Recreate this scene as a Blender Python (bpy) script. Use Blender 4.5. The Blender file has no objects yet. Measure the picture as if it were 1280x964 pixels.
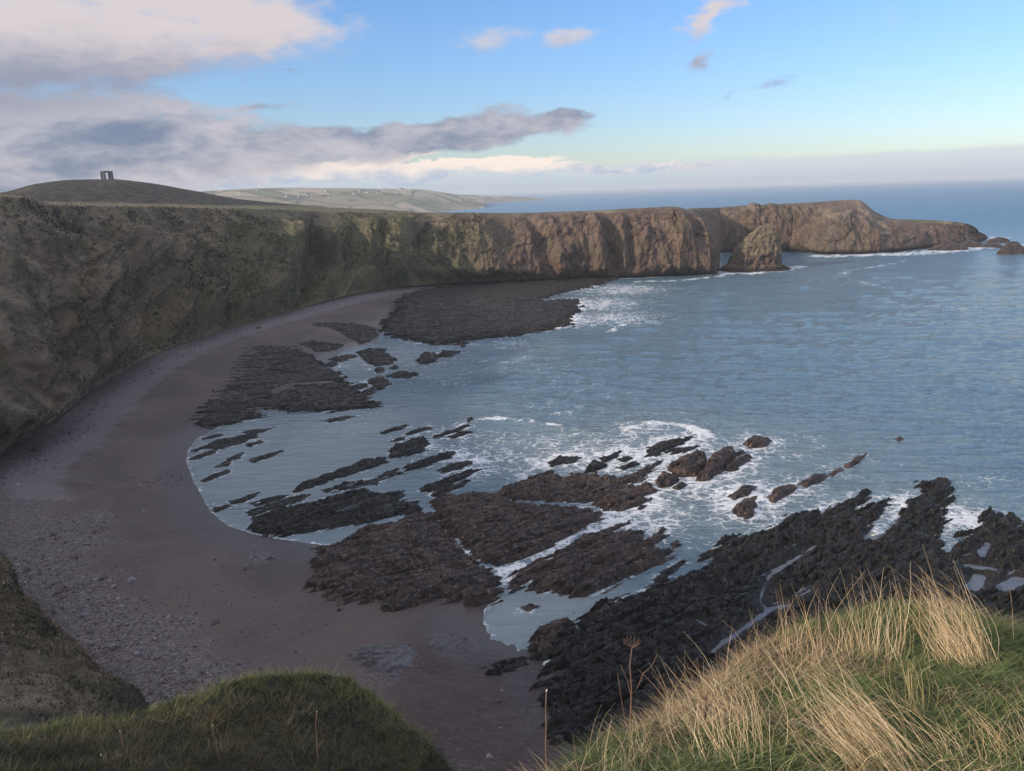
import bpy, math, random
import numpy as np
rng = np.random.default_rng(7); random.seed(7)
scene = bpy.context.scene

# ------------------------------------------------------------------ camera
H, F = 60.0, 930.0                       # eye height above the sea, focal length (1280 px wide frame)
PITCH, ROLL = math.radians(14.6), math.radians(1.78)
cam_d = bpy.data.cameras.new('camera'); cam = bpy.data.objects.new('camera', cam_d)
scene.collection.objects.link(cam); scene.camera = cam
cam_d.lens = 36*F/1280; cam_d.sensor_width = 36; cam_d.clip_start = 0.05; cam_d.clip_end = 80000
cam.location = (0, 0, H)
from mathutils import Matrix
cam.rotation_euler = (Matrix.Rotation(math.pi/2-PITCH, 3, 'X') @ Matrix.Rotation(-ROLL, 3, 'Z')).to_euler()
_fw = np.array([0, math.cos(PITCH), -math.sin(PITCH)]); _u0 = np.array([0, math.sin(PITCH), math.cos(PITCH)]); _r0 = np.array([1., 0, 0])
_rt = _r0*math.cos(ROLL)-_u0*math.sin(ROLL); _up = _u0*math.cos(ROLL)+_r0*math.sin(ROLL)
def ray(x, y): return _fw+_rt*((x-640)/F)+_up*((482-y)/F)
def gz(x, y, z=0.0):                      # survey: where the sight line through a photo point meets height z
    d = ray(x, y); t = (z-H)/d[2]; return d[:2]*t
def gd(x, y, D):                          # ... or reaches a horizontal distance D
    d = ray(x, y); t = D/math.hypot(d[0], d[1]); return np.array([0, 0, H])+d*t
def azel(x, y):
    d = ray(x, y); return math.degrees(math.atan2(d[0], d[1])), math.degrees(math.atan2(d[2], math.hypot(d[0], d[1])))

# ------------------------------------------------------------------ sky, sun, exposure
SUN_EL, SUN_AZ = math.radians(20.0), math.radians(246)     # azimuth clockwise from +Y (north): low winter sun behind, to the left
SKY = 0.13
def N(nt, t, ins=None, **props):
    n = nt.nodes.new(t)
    for k, v in props.items(): setattr(n, k, v)
    for k, v in (ins or {}).items():
        if isinstance(v, bpy.types.NodeSocket): nt.links.new(v, n.inputs[k])
        else: n.inputs[k].default_value = v
    return n
def M_(nt, op, a, b=0.0, c=0.0, clamp=False):
    return N(nt, 'ShaderNodeMath', {0: a, 1: b, 2: c}, operation=op, use_clamp=clamp).outputs[0]
def sstep(nt, v, lo, hi, a=0.0, b=1.0):
    return N(nt, 'ShaderNodeMapRange', {0: v, 1: lo, 2: hi, 3: a, 4: b}, interpolation_type='SMOOTHSTEP').outputs[0]
def mixc(nt, f, a, b, blend='MIX'):
    n = N(nt, 'ShaderNodeMix', data_type='RGBA', blend_type=blend)
    for s, v in ((n.inputs[0], f), (n.inputs[6], a), (n.inputs[7], b)):
        if isinstance(v, bpy.types.NodeSocket): nt.links.new(v, s)
        else: s.default_value = (*v, 1.0) if isinstance(v, tuple) and len(v) == 3 else v
    return n.outputs[2]
def noise(nt, vec, scale, detail=4.0, rough=0.55, dist=0.0, out=0):
    return N(nt, 'ShaderNodeTexNoise', {'Vector': vec, 'Scale': scale, 'Detail': detail, 'Roughness': rough, 'Distortion': dist}).outputs[out]
def mapping(nt, vec, scale=(1, 1, 1), rot=(0, 0, 0), loc=(0, 0, 0), typ='POINT'):
    return N(nt, 'ShaderNodeMapping', {'Vector': vec, 'Scale': scale, 'Rotation': rot, 'Location': loc}, vector_type=typ).outputs[0]

world = bpy.data.worlds.new('World'); scene.world = world; world.use_nodes = True
wt = world.node_tree; wt.nodes.clear()
sky = N(wt, 'ShaderNodeTexSky', sky_type='NISHITA', sun_disc=False, sun_elevation=SUN_EL, sun_rotation=SUN_AZ, altitude=60, air_density=1.0, dust_density=0.6, ozone_density=2.0)
tc = N(wt, 'ShaderNodeTexCoord').outputs['Generated']
sx = N(wt, 'ShaderNodeSeparateXYZ', {0: tc}).outputs
U = M_(wt, 'MULTIPLY', M_(wt, 'ARCTAN2', sx[0], sx[1]), 180/math.pi)
V = M_(wt, 'MULTIPLY', M_(wt, 'ARCSINE', sx[2]), 180/math.pi)
uv = N(wt, 'ShaderNodeCombineXYZ', {0: U, 1: V, 2: 0.0}).outputs[0]
nz = noise(wt, mapping(wt, uv, (0.10, 0.26, 1)), 1.0, 7, 0.58, 0.35)
nzf = noise(wt, mapping(wt, uv, (0.35, 0.8, 1), loc=(3, 9, 2)), 1.0, 8, 0.66, 0.3)
wn = noise(wt, mapping(wt, uv, (0.16, 0.34, 1), loc=(7, 1, 4)), 1.0, 5, 0.6, 0.0, 1)
uvw = N(wt, 'ShaderNodeVectorMath', {0: uv, 1: N(wt, 'ShaderNodeVectorMath', {0: N(wt, 'ShaderNodeVectorMath', {0: wn, 1: (0.5, 0.5, 0.5)}, operation='SUBTRACT').outputs[0], 1: (9.0, 3.2, 0.0)}, operation='MULTIPLY').outputs[0]}, operation='ADD').outputs[0]
def cloud_layer(ells, nk):
    tot = None
    for (x, y, rx, ry, rot, w) in ells:
        u, v = azel(x, y); k = math.degrees(1/F)
        p = mapping(wt, uvw, (rx*k, ry*k, 1), (0, 0, math.radians(rot)), (u, v, 0), 'TEXTURE')
        l = N(wt, 'ShaderNodeVectorMath', {0: p}, operation='LENGTH').outputs['Value']
        e = M_(wt, 'MULTIPLY', M_(wt, 'SUBTRACT', 1.0, l), w)
        tot = e if tot is None else M_(wt, 'SMOOTH_MAX', tot, e, 0.15)
    n = M_(wt, 'ADD', M_(wt, 'MULTIPLY', M_(wt, 'SUBTRACT', nz, 0.5), nk), M_(wt, 'MULTIPLY', M_(wt, 'SUBTRACT', nzf, 0.5), nk*0.45))
    return M_(wt, 'ADD', tot, n)
# (photo x, y, half width, half height, rotation, weight)
L_up = cloud_layer([(60, 52, 330, 66, 4, 1.05), (325, 42, 100, 42, 8, 1.0), (-330, 10, 420, 110, 0, 1.0), (180, 8, 200, 40, 0, 0.8), (885, 25, 50, 16, 28, 0.55),
                    (705, 46, 60, 13, 4, 0.5), (886, 75, 26, 14, 30, 0.42), (600, 46, 60, 16, 0, 0.32), (905, 124, 22, 9, 20, 0.34), (1105, 24, 30, 12, 20, 0.28), (960, 106, 22, 8, 0, 0.25)], 1.25)
L_band = cloud_layer([(80, 178, 330, 58, -3, 1.0), (330, 185, 260, 30, -2, 0.9), (560, 170, 210, 26, 6, 1.0), (690, 150, 85, 15, 6, 0.9), (-300, 180, 330, 75, 0, 1.0),
                      (330, 135, 70, 9, 6, 0.4), (60, 228, 260, 30, 2, 0.85), (355, 88, 50, 5, -5, 0.3)], 1.05)
L_low = cloud_layer([(330, 224, 230, 15, 0, 0.8), (560, 214, 200, 14, 2, 0.85), (760, 211, 190, 9, 3, 0.75), (470, 206, 130, 8, 8, 0.7), (300, 212, 60, 8, 0, 0.6), (-200, 235, 300, 30, 0, .9)], 0.9)
# fog bank that lies on the horizon all round, a little higher out at sea on the right
bank_top = M_(wt, 'ADD', 1.9, M_(wt, 'MULTIPLY', M_(wt, 'SUBTRACT', nz, 0.5), 1.0))
bank = sstep(wt, M_(wt, 'SUBTRACT', bank_top, V), -0.12, 0.35)
SC = 1.0/SKY
def rgb(r, g, b): return tuple(((c/255)/12.92 if c/255 <= 0.04045 else ((c/255+0.055)/1.055)**2.4) for c in (r, g, b))
def sc(c): return tuple(v*SC for v in c)
nis = N(wt, 'ShaderNodeHueSaturation', {'Saturation': 1.05, 'Value': 1.0, 'Color': sky.outputs[0]}).outputs[0]
nis = mixc(wt, 1.0, nis, mixc(wt, sstep(wt, V, 1.0, 13.0), (0.76, 0.80, 0.96), (0.76, 0.91, 1.16)), 'MULTIPLY')
def vshade(lo, hi): return sstep(wt, M_(wt, 'ADD', V, M_(wt, 'MULTIPLY', M_(wt, 'SUBTRACT', nzf, 0.5), 3.5)), lo, hi)
upcol = mixc(wt, vshade(azel(200, 110)[1], azel(200, 30)[1]), sc(rgb(134, 137, 154)), sc(rgb(196, 186, 186)))
bandcol = mixc(wt, sstep(wt, M_(wt, 'ADD', nz, M_(wt, 'MULTIPLY', nzf, 0.5)), 0.55, 0.95), sc(rgb(104, 116, 140)), sc(rgb(176, 172, 180)))
lowcol = mixc(wt, vshade(azel(500, 232)[1], azel(500, 203)[1]), sc(rgb(152, 168, 190)), sc(rgb(230, 214, 203)))
bankcol = mixc(wt, sstep(wt, V, -0.3, 1.5), sc(rgb(154, 174, 196)), sc(rgb(183, 191, 200)))
# unseen broken cloud above the view, added bright to whiten and lift the ambient light
plan = N(wt, 'ShaderNodeVectorMath', {0: tc, 1: N(wt, 'ShaderNodeCombineXYZ', {0: M_(wt, 'ADD', sx[2], 0.18), 1: M_(wt, 'ADD', sx[2], 0.18), 2: 1.0}).outputs[0]}, operation='DIVIDE').outputs[0]
ov = noise(wt, mapping(wt, plan, (1.0, 1.0, 0.0)), 1.1, 6, 0.55, 0.4)
over = M_(wt, 'MULTIPLY', sstep(wt, ov, 0.38, 0.60), sstep(wt, V, 14.0, 27.0))
overcol = mixc(wt, sstep(wt, ov, 0.45, 0.75), tuple(1.25*v for v in sc(rgb(246, 240, 236))), tuple(1.2*v for v in sc(rgb(214, 211, 216))))
nis = mixc(wt, M_(wt, 'MULTIPLY', over, 0.92), nis, overcol)
col = mixc(wt, M_(wt, 'MULTIPLY', bank, 0.8), nis, bankcol)
col = mixc(wt, M_(wt, 'MULTIPLY', sstep(wt, L_low, 0.14, 0.34), 0.9), col, lowcol)
col = mixc(wt, M_(wt, 'MULTIPLY', sstep(wt, L_band, 0.08, 0.42), 0.93), col, bandcol)
col = mixc(wt, M_(wt, 'MULTIPLY', sstep(wt, L_up, 0.05, 0.60), 0.94), col, upcol)
bg = N(wt, 'ShaderNodeBackground', {'Color': col, 'Strength': SKY})
wo = N(wt, 'ShaderNodeOutputWorld'); wt.links.new(bg.outputs[0], wo.inputs[0])

sun_d = bpy.data.lights.new('sun', 'SUN'); sun_d.energy = 3.1; sun_d.angle = math.radians(2.0); sun_d.color = (1.0, 0.83, 0.62)
sun = bpy.data.objects.new('sun', sun_d); scene.collection.objects.link(sun)
from mathutils import Vector
to_sun = Vector((math.sin(SUN_AZ)*math.cos(SUN_EL), math.cos(SUN_AZ)*math.cos(SUN_EL), math.sin(SUN_EL)))
sun.rotation_euler = to_sun.to_track_quat('Z', 'Y').to_euler(); sun.location = to_sun*500
cy = scene.cycles; cy.max_bounces = 5; cy.diffuse_bounces = 2; cy.glossy_bounces = 2; cy.transmission_bounces = 1; cy.volume_bounces = 0; cy.transparent_max_bounces = 4; cy.use_denoising = True
vs = scene.view_settings; vs.view_transform = 'Standard'; vs.look = 'None'; vs.exposure = 0.42; vs.gamma = 1.0; vs.use_curve_mapping = False

# ------------------------------------------------------------------ numpy noise
_perm = np.random.default_rng(3).permutation(256).astype(np.int64); _perm = np.concatenate([_perm, _perm, _perm])
_grad = np.random.default_rng(4).normal(size=(256, 3)); _grad /= np.linalg.norm(_grad, axis=1)[:, None]
_gx, _gy, _gz = [np.ascontiguousarray(_grad[:, k], np.float32) for k in range(3)]
_a2 = np.random.default_rng(5).uniform(0, 2*math.pi, 256); _g2x, _g2y = np.cos(_a2).astype(np.float32), np.sin(_a2).astype(np.float32); _p32 = _perm.astype(np.int32)
def pnoise(x, y, z=0.0):
    f4 = np.float32
    if np.ndim(z) == 0:                    # plane noise, one independent field for each height
        x, y = np.broadcast_arrays(np.asarray(x), np.asarray(y)); x = x.astype(f4)+f4(z*7.31); y = y.astype(f4)+f4(z*3.77)
        fx_, fy_ = np.floor(x), np.floor(y); fx, fy = x-fx_, y-fy_; xi, yi = fx_.astype(np.int32) & 255, fy_.astype(np.int32) & 255
        u, v = fx*fx*fx*(fx*(fx*6-15)+10), fy*fy*fy*(fy*(fy*6-15)+10)
        A, B = _p32[xi], _p32[xi+1]
        def g(h, dx, dy): h = _p32[h]; return _g2x[h]*dx+_g2y[h]*dy
        a, b = g(A+yi, fx, fy), g(B+yi, fx-1, fy); c, d = g(A+yi+1, fx, fy-1), g(B+yi+1, fx-1, fy-1)
        a = a+(b-a)*u; c = c+(d-c)*u; return f4(1.35)*(a+(c-a)*v)
    x, y, z = np.broadcast_arrays(np.asarray(x), np.asarray(y), np.asarray(z)); x, y, z = x.astype(f4), y.astype(f4), z.astype(f4)
    fx_, fy_, fz_ = np.floor(x), np.floor(y), np.floor(z); fx, fy, fz = x-fx_, y-fy_, z-fz_
    xi, yi, zi = fx_.astype(np.int32) & 255, fy_.astype(np.int32) & 255, fz_.astype(np.int32) & 255
    u, v, w = fx*fx*fx*(fx*(fx*6-15)+10), fy*fy*fy*(fy*(fy*6-15)+10), fz*fz*fz*(fz*(fz*6-15)+10)
    A, B = _p32[xi], _p32[xi+1]; AA, AB, BA, BB = _p32[A+yi], _p32[A+yi+1], _p32[B+yi], _p32[B+yi+1]
    def g(h, dx, dy, dz): h = _p32[h]; return _gx[h]*dx+_gy[h]*dy+_gz[h]*dz
    def pl(k, dz):
        a, b = g(AA+zi+k, fx, fy, dz), g(BA+zi+k, fx-1, fy, dz); c, d = g(AB+zi+k, fx, fy-1, dz), g(BB+zi+k, fx-1, fy-1, dz)
        a = a+(b-a)*u; c = c+(d-c)*u; return a+(c-a)*v
    p0 = pl(0, fz); return f4(1.6)*(p0+(pl(1, fz-1)-p0)*w)
def fbm(x, y, z=0.0, o=4, ridged=False):
    s, a, f, t = 0.0, 1.0, 1.0, 0.0
    for i in range(o):
        n = pnoise(np.asarray(x)*f+17.3*i, np.asarray(y)*f+5.1*i, np.asarray(z)*f)
        s = s+a*((1-2*np.abs(n)) if ridged else n); t += a; a *= 0.5; f *= 2.03
    return s/t
def _h(i, j, k): return (_perm[_perm[(i & 255)]+(j & 255)]*1.0+_perm[_perm[(j+k*37) & 255]+(i & 255)]*256.0) % 65536/65536.0
def cells(x, y, seed=0):
    """cellular noise: F1, F2-F1 and three random values of the nearest cell, plus offset to its centre"""
    xi, yi = np.floor(x).astype(np.int64), np.floor(y).astype(np.int64)
    f1 = np.full(x.shape, 9.0); f2 = f1.copy(); r = np.zeros(x.shape+(3,)); dx = np.zeros(x.shape); dy = dx.copy()
    for i in (-1, 0, 1):
        for j in (-1, 0, 1):
            a, b = xi+i, yi+j
            px, py = a+_h(a, b, seed+1), b+_h(a, b, seed+2)
            ox, oy = x-px, y-py; d = np.sqrt(ox*ox+oy*oy)
            c = d < f1
            f2 = np.where(c, f1, np.minimum(f2, d)); f1 = np.where(c, d, f1)
            dx = np.where(c, ox, dx); dy = np.where(c, oy, dy)
            for k in range(3): r[..., k] = np.where(c, _h(a, b, seed+3+k), r[..., k])
    return f1, f2-f1, r, dx, dy
def smooth(x, a, b): t = np.clip((x-a)/(b-a), 0, 1); return t*t*(3-2*t)
def seg_dist(P, poly, closed=True):
    poly = np.asarray(poly, np.float32); n = len(poly); X_, Y_ = np.ascontiguousarray(P[:, 0], np.float32), np.ascontiguousarray(P[:, 1], np.float32); d = np.full(len(P), 1e9, np.float32)
    for i in range(n if closed else n-1):
        a, b = poly[i], poly[(i+1) % n]; ab = b-a; L2 = max(float(ab@ab), 1e-9)
        dx, dy = X_-a[0], Y_-a[1]; t = dx*(ab[0]/L2); t += dy*(ab[1]/L2); np.clip(t, 0, 1, out=t)
        dx -= t*ab[0]; dy -= t*ab[1]; dx *= dx; dy *= dy; dx += dy; np.minimum(d, dx, out=d)
    return np.sqrt(d)
def inside(P, poly):
    poly = np.asarray(poly, float); r = np.zeros(len(P), bool); n = len(poly)
    for i in range(n):
        a, b = poly[i], poly[(i+1) % n]
        if a[1] == b[1]: continue
        c = (a[1] > P[:, 1]) != (b[1] > P[:, 1])
        r ^= c & (P[:, 0] < (b[0]-a[0])*(P[:, 1]-a[1])/(b[1]-a[1])+a[0])
    return r
def sdist(P, poly): d = seg_dist(P, poly); return np.where(inside(P, poly), d, -d)
def wpoly(px, z=0.0): return np.array([gz(x, y, z) for x, y in px])

# ------------------------------------------------------------------ mesh helpers
def mesh(name, V, quads=None, tris=None, smooth_=True, attrs=None, mats=()):
    m = bpy.data.meshes.new(name); V = np.asarray(V, np.float32)
    q = np.zeros((0, 4), np.int32) if quads is None else np.asarray(quads, np.int32)
    t = np.zeros((0, 3), np.int32) if tris is None else np.asarray(tris, np.int32)
    m.vertices.add(len(V)); m.vertices.foreach_set('co', V.ravel())
    m.loops.add(q.size+t.size); m.loops.foreach_set('vertex_index', np.concatenate([q.ravel(), t.ravel()]))
    m.polygons.add(len(q)+len(t))
    m.polygons.foreach_set('loop_start', np.concatenate([np.arange(len(q))*4, q.size+np.arange(len(t))*3]).astype(np.int32))
    m.update(calc_edges=True)
    m.polygons.foreach_set('use_smooth', np.full(len(q)+len(t), smooth_))
    for k, a in (attrs or {}).items():
        a = np.asarray(a, np.float32)
        if a.ndim == 1: at = m.attributes.new(k, 'FLOAT', 'POINT'); at.data.foreach_set('value', a)
        else: at = m.attributes.new(k, 'FLOAT_COLOR', 'POINT'); at.data.foreach_set('color', np.concatenate([a[:, :3], np.ones((len(a), 1), np.float32)], 1).ravel())
    for mt in mats: m.materials.append(mt)
    return m
def obj(name, m, parent=None, label=None, cat=None, group=None, kind=None, loc=None):
    o = bpy.data.objects.new(name, m); scene.collection.objects.link(o)
    if parent: o.parent = parent
    if loc is not None: o.location = loc
    for k, v in (('label', label), ('category', cat), ('group', group), ('kind', kind)):
        if v: o[k] = v
    return o
def grid_quads(nr, nc, keep=None):
    i = np.arange(nr*nc).reshape(nr, nc)
    q = np.stack([i[:-1, :-1], i[:-1, 1:], i[1:, 1:], i[1:, :-1]], -1).reshape(-1, 4)
    if keep is not None: q = q[keep.ravel()[q].any(1)]
    return q
def compact(V, q, attrs=None):
    u, inv = np.unique(q, return_inverse=True)
    return V[u], inv.reshape(q.shape), {k: a[u] for k, a in (attrs or {}).items()}

# ------------------------------------------------------------------ materials
def mat(name):
    m = bpy.data.materials.new(name); m.use_nodes = True; nt = m.node_tree; nt.nodes.clear()
    out = N(nt, 'ShaderNodeOutputMaterial'); b = N(nt, 'ShaderNodeBsdfPrincipled'); nt.links.new(b.outputs[0], out.inputs[0])
    return m, nt, b
def setc(nt, b, col=None, rough=None, bump=None, bstr=0.5, bdist=0.1, spec=None):
    if col is not None: nt.links.new(col, b.inputs['Base Color'])
    if rough is not None:
        if isinstance(rough, bpy.types.NodeSocket): nt.links.new(rough, b.inputs['Roughness'])
        else: b.inputs['Roughness'].default_value = rough
    if spec is not None: b.inputs['Specular IOR Level'].default_value = spec
    if bump is not None:
        n = N(nt, 'ShaderNodeBump', {'Height': bump, 'Strength': bstr, 'Distance': bdist}); nt.links.new(n.outputs[0], b.inputs['Normal'])
def attr(nt, n, out='Fac'): return N(nt, 'ShaderNodeAttribute', attribute_name=n).outputs[out]
def wpos(nt): return N(nt, 'ShaderNodeNewGeometry').outputs['Position']
def rock_mat(name, c1, c2, c3, ang, rough=(0.35, 0.75), sc_=1.0):
    m, nt, b = mat(name); p = wpos(nt)
    st = mapping(nt, p, (0.35, 1.6, 1.2), (0, 0, -math.radians(ang)))
    n1 = noise(nt, st, 0.55*sc_, 6, 0.6, 0.5); n2 = noise(nt, p, 2.4*sc_, 6, 0.65); n3 = noise(nt, p, 0.16*sc_, 4)
    c = mixc(nt, sstep(nt, n1, 0.35, 0.65), c1, c2)
    c = mixc(nt, M_(nt, 'MULTIPLY', sstep(nt, M_(nt, 'ADD', M_(nt, 'MULTIPLY', n3, 0.6), M_(nt, 'MULTIPLY', n2, 0.4)), 0.5, 0.62), 0.8), c, c3)
    c = mixc(nt, sstep(nt, n2, 0.3, 0.75), mixc(nt, 0.5, c, (0, 0, 0)), c)
    n4 = noise(nt, p, 1.3*sc_, 5, 0.7, 0.6); n5 = noise(nt, p, 6.5*sc_, 3, 0.6)
    c = mixc(nt, M_(nt, 'MULTIPLY', sstep(nt, M_(nt, 'ADD', M_(nt, 'MULTIPLY', n4, 0.55), M_(nt, 'MULTIPLY', n5, 0.45)), 0.53, 0.62), 0.55), c, tuple(min(1, v*2.6+0.03) for v in c3))
    r = M_(nt, 'SUBTRACT', sstep(nt, n2, 0.3, 0.7, rough[0], rough[1]), M_(nt, 'MULTIPLY', sstep(nt, n4, 0.51, 0.60), rough[0]-0.12))
    setc(nt, b, c, r, M_(nt, 'ADD', n2, M_(nt, 'MULTIPLY', n1, 0.8)), 0.9, 0.25/sc_, 0.3)
    return m
M_weed = rock_mat('weedy_black_rock', (0.006, 0.006, 0.005), (0.013, 0.011, 0.009), (0.030, 0.026, 0.022), 35, (0.5, 0.85))
M_brown = rock_mat('red_brown_rock', (0.016, 0.012, 0.010), (0.062, 0.041, 0.034), (0.115, 0.074, 0.059), 33, (0.45, 0.8))
M_far = rock_mat('black_reef_rock', (0.010, 0.009, 0.008), (0.019, 0.016, 0.014), (0.040, 0.033, 0.027), 20, (0.55, 0.85), sc_=0.5)
M_pale = rock_mat('pale_grey_rock', (0.11, 0.105, 0.115), (0.17, 0.16, 0.17), (0.07, 0.06, 0.06), 25)

def land_mat():
    m, nt, b = mat('sea_cliff_turf_and_rock'); p = wpos(nt)
    rocky = attr(nt, 'rocky'); shade_dark = attr(nt, 'shade_dark'); pale = attr(nt, 'pale'); green = attr(nt, 'green'); low = attr(nt, 'low')
    nA = noise(nt, p, 0.022, 5, 0.6, 0.6); nB = noise(nt, p, 0.11, 6, 0.62, 0.4); nC = noise(nt, p, 0.55, 6, 0.68); nD = noise(nt, p, 2.0, 4, 0.7)
    veg = mixc(nt, sstep(nt, nB, 0.38, 0.62), (0.130, 0.102, 0.078), (0.270, 0.212, 0.148))
    veg = mixc(nt, sstep(nt, nA, 0.44, 0.62), veg, mixc(nt, nC, (0.110, 0.080, 0.068), (0.210, 0.135, 0.102)))
    nL = noise(nt, p, 0.013, 4, 0.55, 0.8); nS = noise(nt, mapping(nt, p, (1, 1, 0.28)), 0.13, 5, 0.6, 0.5)
    veg = mixc(nt, M_(nt, 'MULTIPLY', sstep(nt, nS, 0.52, 0.62), 0.8), veg, mixc(nt, nC, (0.062, 0.060, 0.036), (0.115, 0.100, 0.062)))
    veg = mixc(nt, M_(nt, 'MULTIPLY', sstep(nt, nS, 0.30, 0.42, 1.0, 0.0), 0.7), veg, mixc(nt, nC, (0.19, 0.125, 0.092), (0.30, 0.225, 0.155)))
    veg = mixc(nt, M_(nt, 'MULTIPLY', sstep(nt, M_(nt, 'ADD', nL, M_(nt, 'MULTIPLY', M_(nt, 'SUBTRACT', nC, 0.5), 0.35)), 0.47, 0.62), 0.75), veg, mixc(nt, nB, (0.20, 0.158, 0.108), (0.34, 0.272, 0.19)))
    gm = sstep(nt, M_(nt, 'ADD', M_(nt, 'MULTIPLY', green, 0.55), M_(nt, 'MULTIPLY', nA, 0.8)), 0.50, 0.78)
    veg = mixc(nt, M_(nt, 'MULTIPLY', gm, 0.85), veg, mixc(nt, nC, (0.082, 0.088, 0.042), (0.165, 0.160, 0.084)))
    dark = sstep(nt, M_(nt, 'ADD', M_(nt, 'MULTIPLY', nC, 0.6), M_(nt, 'MULTIPLY', nB, 0.5)), 0.40, 0.53)
    veg = mixc(nt, dark, (0.060, 0.053, 0.045), veg)
    veg = mixc(nt, M_(nt, 'MULTIPLY', sstep(nt, M_(nt, 'ADD', pale, M_(nt, 'MULTIPLY', M_(nt, 'SUBTRACT', nC, 0.5), 1.3)), 0.25, 0.75), 0.85), veg, mixc(nt, nB, (0.15, 0.125, 0.075), (0.27, 0.21, 0.135)))
    veg = mixc(nt, M_(nt, 'MULTIPLY', sstep(nt, M_(nt, 'ADD', shade_dark, M_(nt, 'MULTIPLY', M_(nt, 'SUBTRACT', M_(nt, 'ADD', nB, nC), 1.0), 0.9)), 0.3, 0.65), 0.9), veg, mixc(nt, nC, (0.020, 0.021, 0.021), (0.050, 0.047, 0.043)))  # painted gully shade: slate dark mixed into the turf colour
    st = mapping(nt, p, (1.0, 1.0, 0.22))
    rA = noise(nt, st, 0.16, 6, 0.62, 0.6); rB = noise(nt, p, 0.8, 6, 0.7)
    rk = mixc(nt, sstep(nt, rA, 0.35, 0.65), (0.105, 0.068, 0.055), (0.215, 0.145, 0.108))
    rk = mixc(nt, M_(nt, 'MULTIPLY', sstep(nt, nB, 0.5, 0.64), 0.7), rk, (0.150, 0.135, 0.070))
    jv = N(nt, 'ShaderNodeTexVoronoi', {'Vector': mapping(nt, N(nt, 'ShaderNodeVectorMath', {0: p, 1: N(nt, 'ShaderNodeVectorMath', {0: noise(nt, p, 0.25, 4, 0.6, 0, 1), 'Scale': 5.0}, operation='SCALE').outputs[0]}, operation='ADD').outputs[0], (1, 1, 0.30)), 'Scale': 0.085}, feature='DISTANCE_TO_EDGE').outputs['Distance']
    rk = mixc(nt, sstep(nt, jv, 0.0, 0.05, 0.25, 1.0), (0.045, 0.032, 0.027), rk)
    rk = mixc(nt, sstep(nt, rB, 0.32, 0.52, 0.2, 1.0), (0.040, 0.029, 0.024), rk)
    c = mixc(nt, sstep(nt, M_(nt, 'ADD', rocky, M_(nt, 'MULTIPLY', M_(nt, 'SUBTRACT', nB, 0.5), 0.9)), 0.4, 0.6), veg, rk)
    c = mixc(nt, sstep(nt, M_(nt, 'ADD', low, M_(nt, 'MULTIPLY', M_(nt, 'SUBTRACT', nC, 0.5), 0.5)), 0.35, 0.75), c, (0.036, 0.024, 0.021))
    hgt = M_(nt, 'ADD', M_(nt, 'ADD', M_(nt, 'MULTIPLY', nB, 2.0), nC), M_(nt, 'MULTIPLY', nD, 0.6))
    setc(nt, b, c, 0.9, hgt, 1.0, 1.3, 0.25)
    return m
M_land = land_mat()
def simple_ground(name, cs, scales, bd=0.05, rough=0.9):
    m, nt, b = mat(name); p = wpos(nt); c = cs[0]; h = None
    for cc, s in zip(cs[1:], scales):
        n = noise(nt, p, s, 6, 0.62, 0.3); c = mixc(nt, sstep(nt, n, 0.42, 0.62), c, cc); h = n if h is None else M_(nt, 'ADD', h, n)
    setc(nt, b, c, rough, h, 0.8, bd, 0.25); return m
M_hill = simple_ground('heather_hill', [(0.013, 0.012, 0.011), (0.034, 0.028, 0.022), (0.016, 0.017, 0.012), (0.060, 0.047, 0.032)], [0.05, 0.012, 0.16], 3)
M_farland = simple_ground('far_fields', [(0.27, 0.24, 0.17), (0.17, 0.18, 0.11), (0.22, 0.17, 0.12)], [0.004, 0.0016], 5)
def field_mat():
    m, nt, b = mat('far_field_patchwork'); p = wpos(nt); w_ = N(nt, 'ShaderNodeVectorMath', {0: p, 1: N(nt, 'ShaderNodeVectorMath', {0: noise(nt, p, 0.004, 2, 0.5, 0, 1), 'Scale': 90.0}, operation='SCALE').outputs[0]}, operation='ADD').outputs[0]
    v1 = N(nt, 'ShaderNodeTexVoronoi', {'Vector': w_, 'Scale': 0.0055}).outputs['Color']; e1 = N(nt, 'ShaderNodeTexVoronoi', {'Vector': w_, 'Scale': 0.0055}, feature='DISTANCE_TO_EDGE').outputs['Distance']; r_ = N(nt, 'ShaderNodeSeparateColor', {0: v1}).outputs
    c = mixc(nt, r_[0], (0.26, 0.22, 0.15), (0.13, 0.15, 0.08)); c = mixc(nt, sstep(nt, r_[1], 0.6, 0.8), c, (0.33, 0.28, 0.20)); c = mixc(nt, sstep(nt, e1, 0.0, 0.05), (0.07, 0.07, 0.05), c)
    c = mixc(nt, sstep(nt, noise(nt, p, 0.012, 5, 0.6), 0.52, 0.62), c, (0.09, 0.085, 0.065)); setc(nt, b, c, 0.9); return m
M_farland = field_mat()
M_soil = simple_ground('turf_soil', [(0.030, 0.026, 0.016), (0.055, 0.045, 0.024), (0.035, 0.045, 0.016)], [3.0, 0.9], 0.05)
M_moss = simple_ground('mossy_soil', [(0.018, 0.018, 0.011), (0.035, 0.034, 0.017), (0.030, 0.032, 0.014)], [1.2, 0.4], 0.1)

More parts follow.
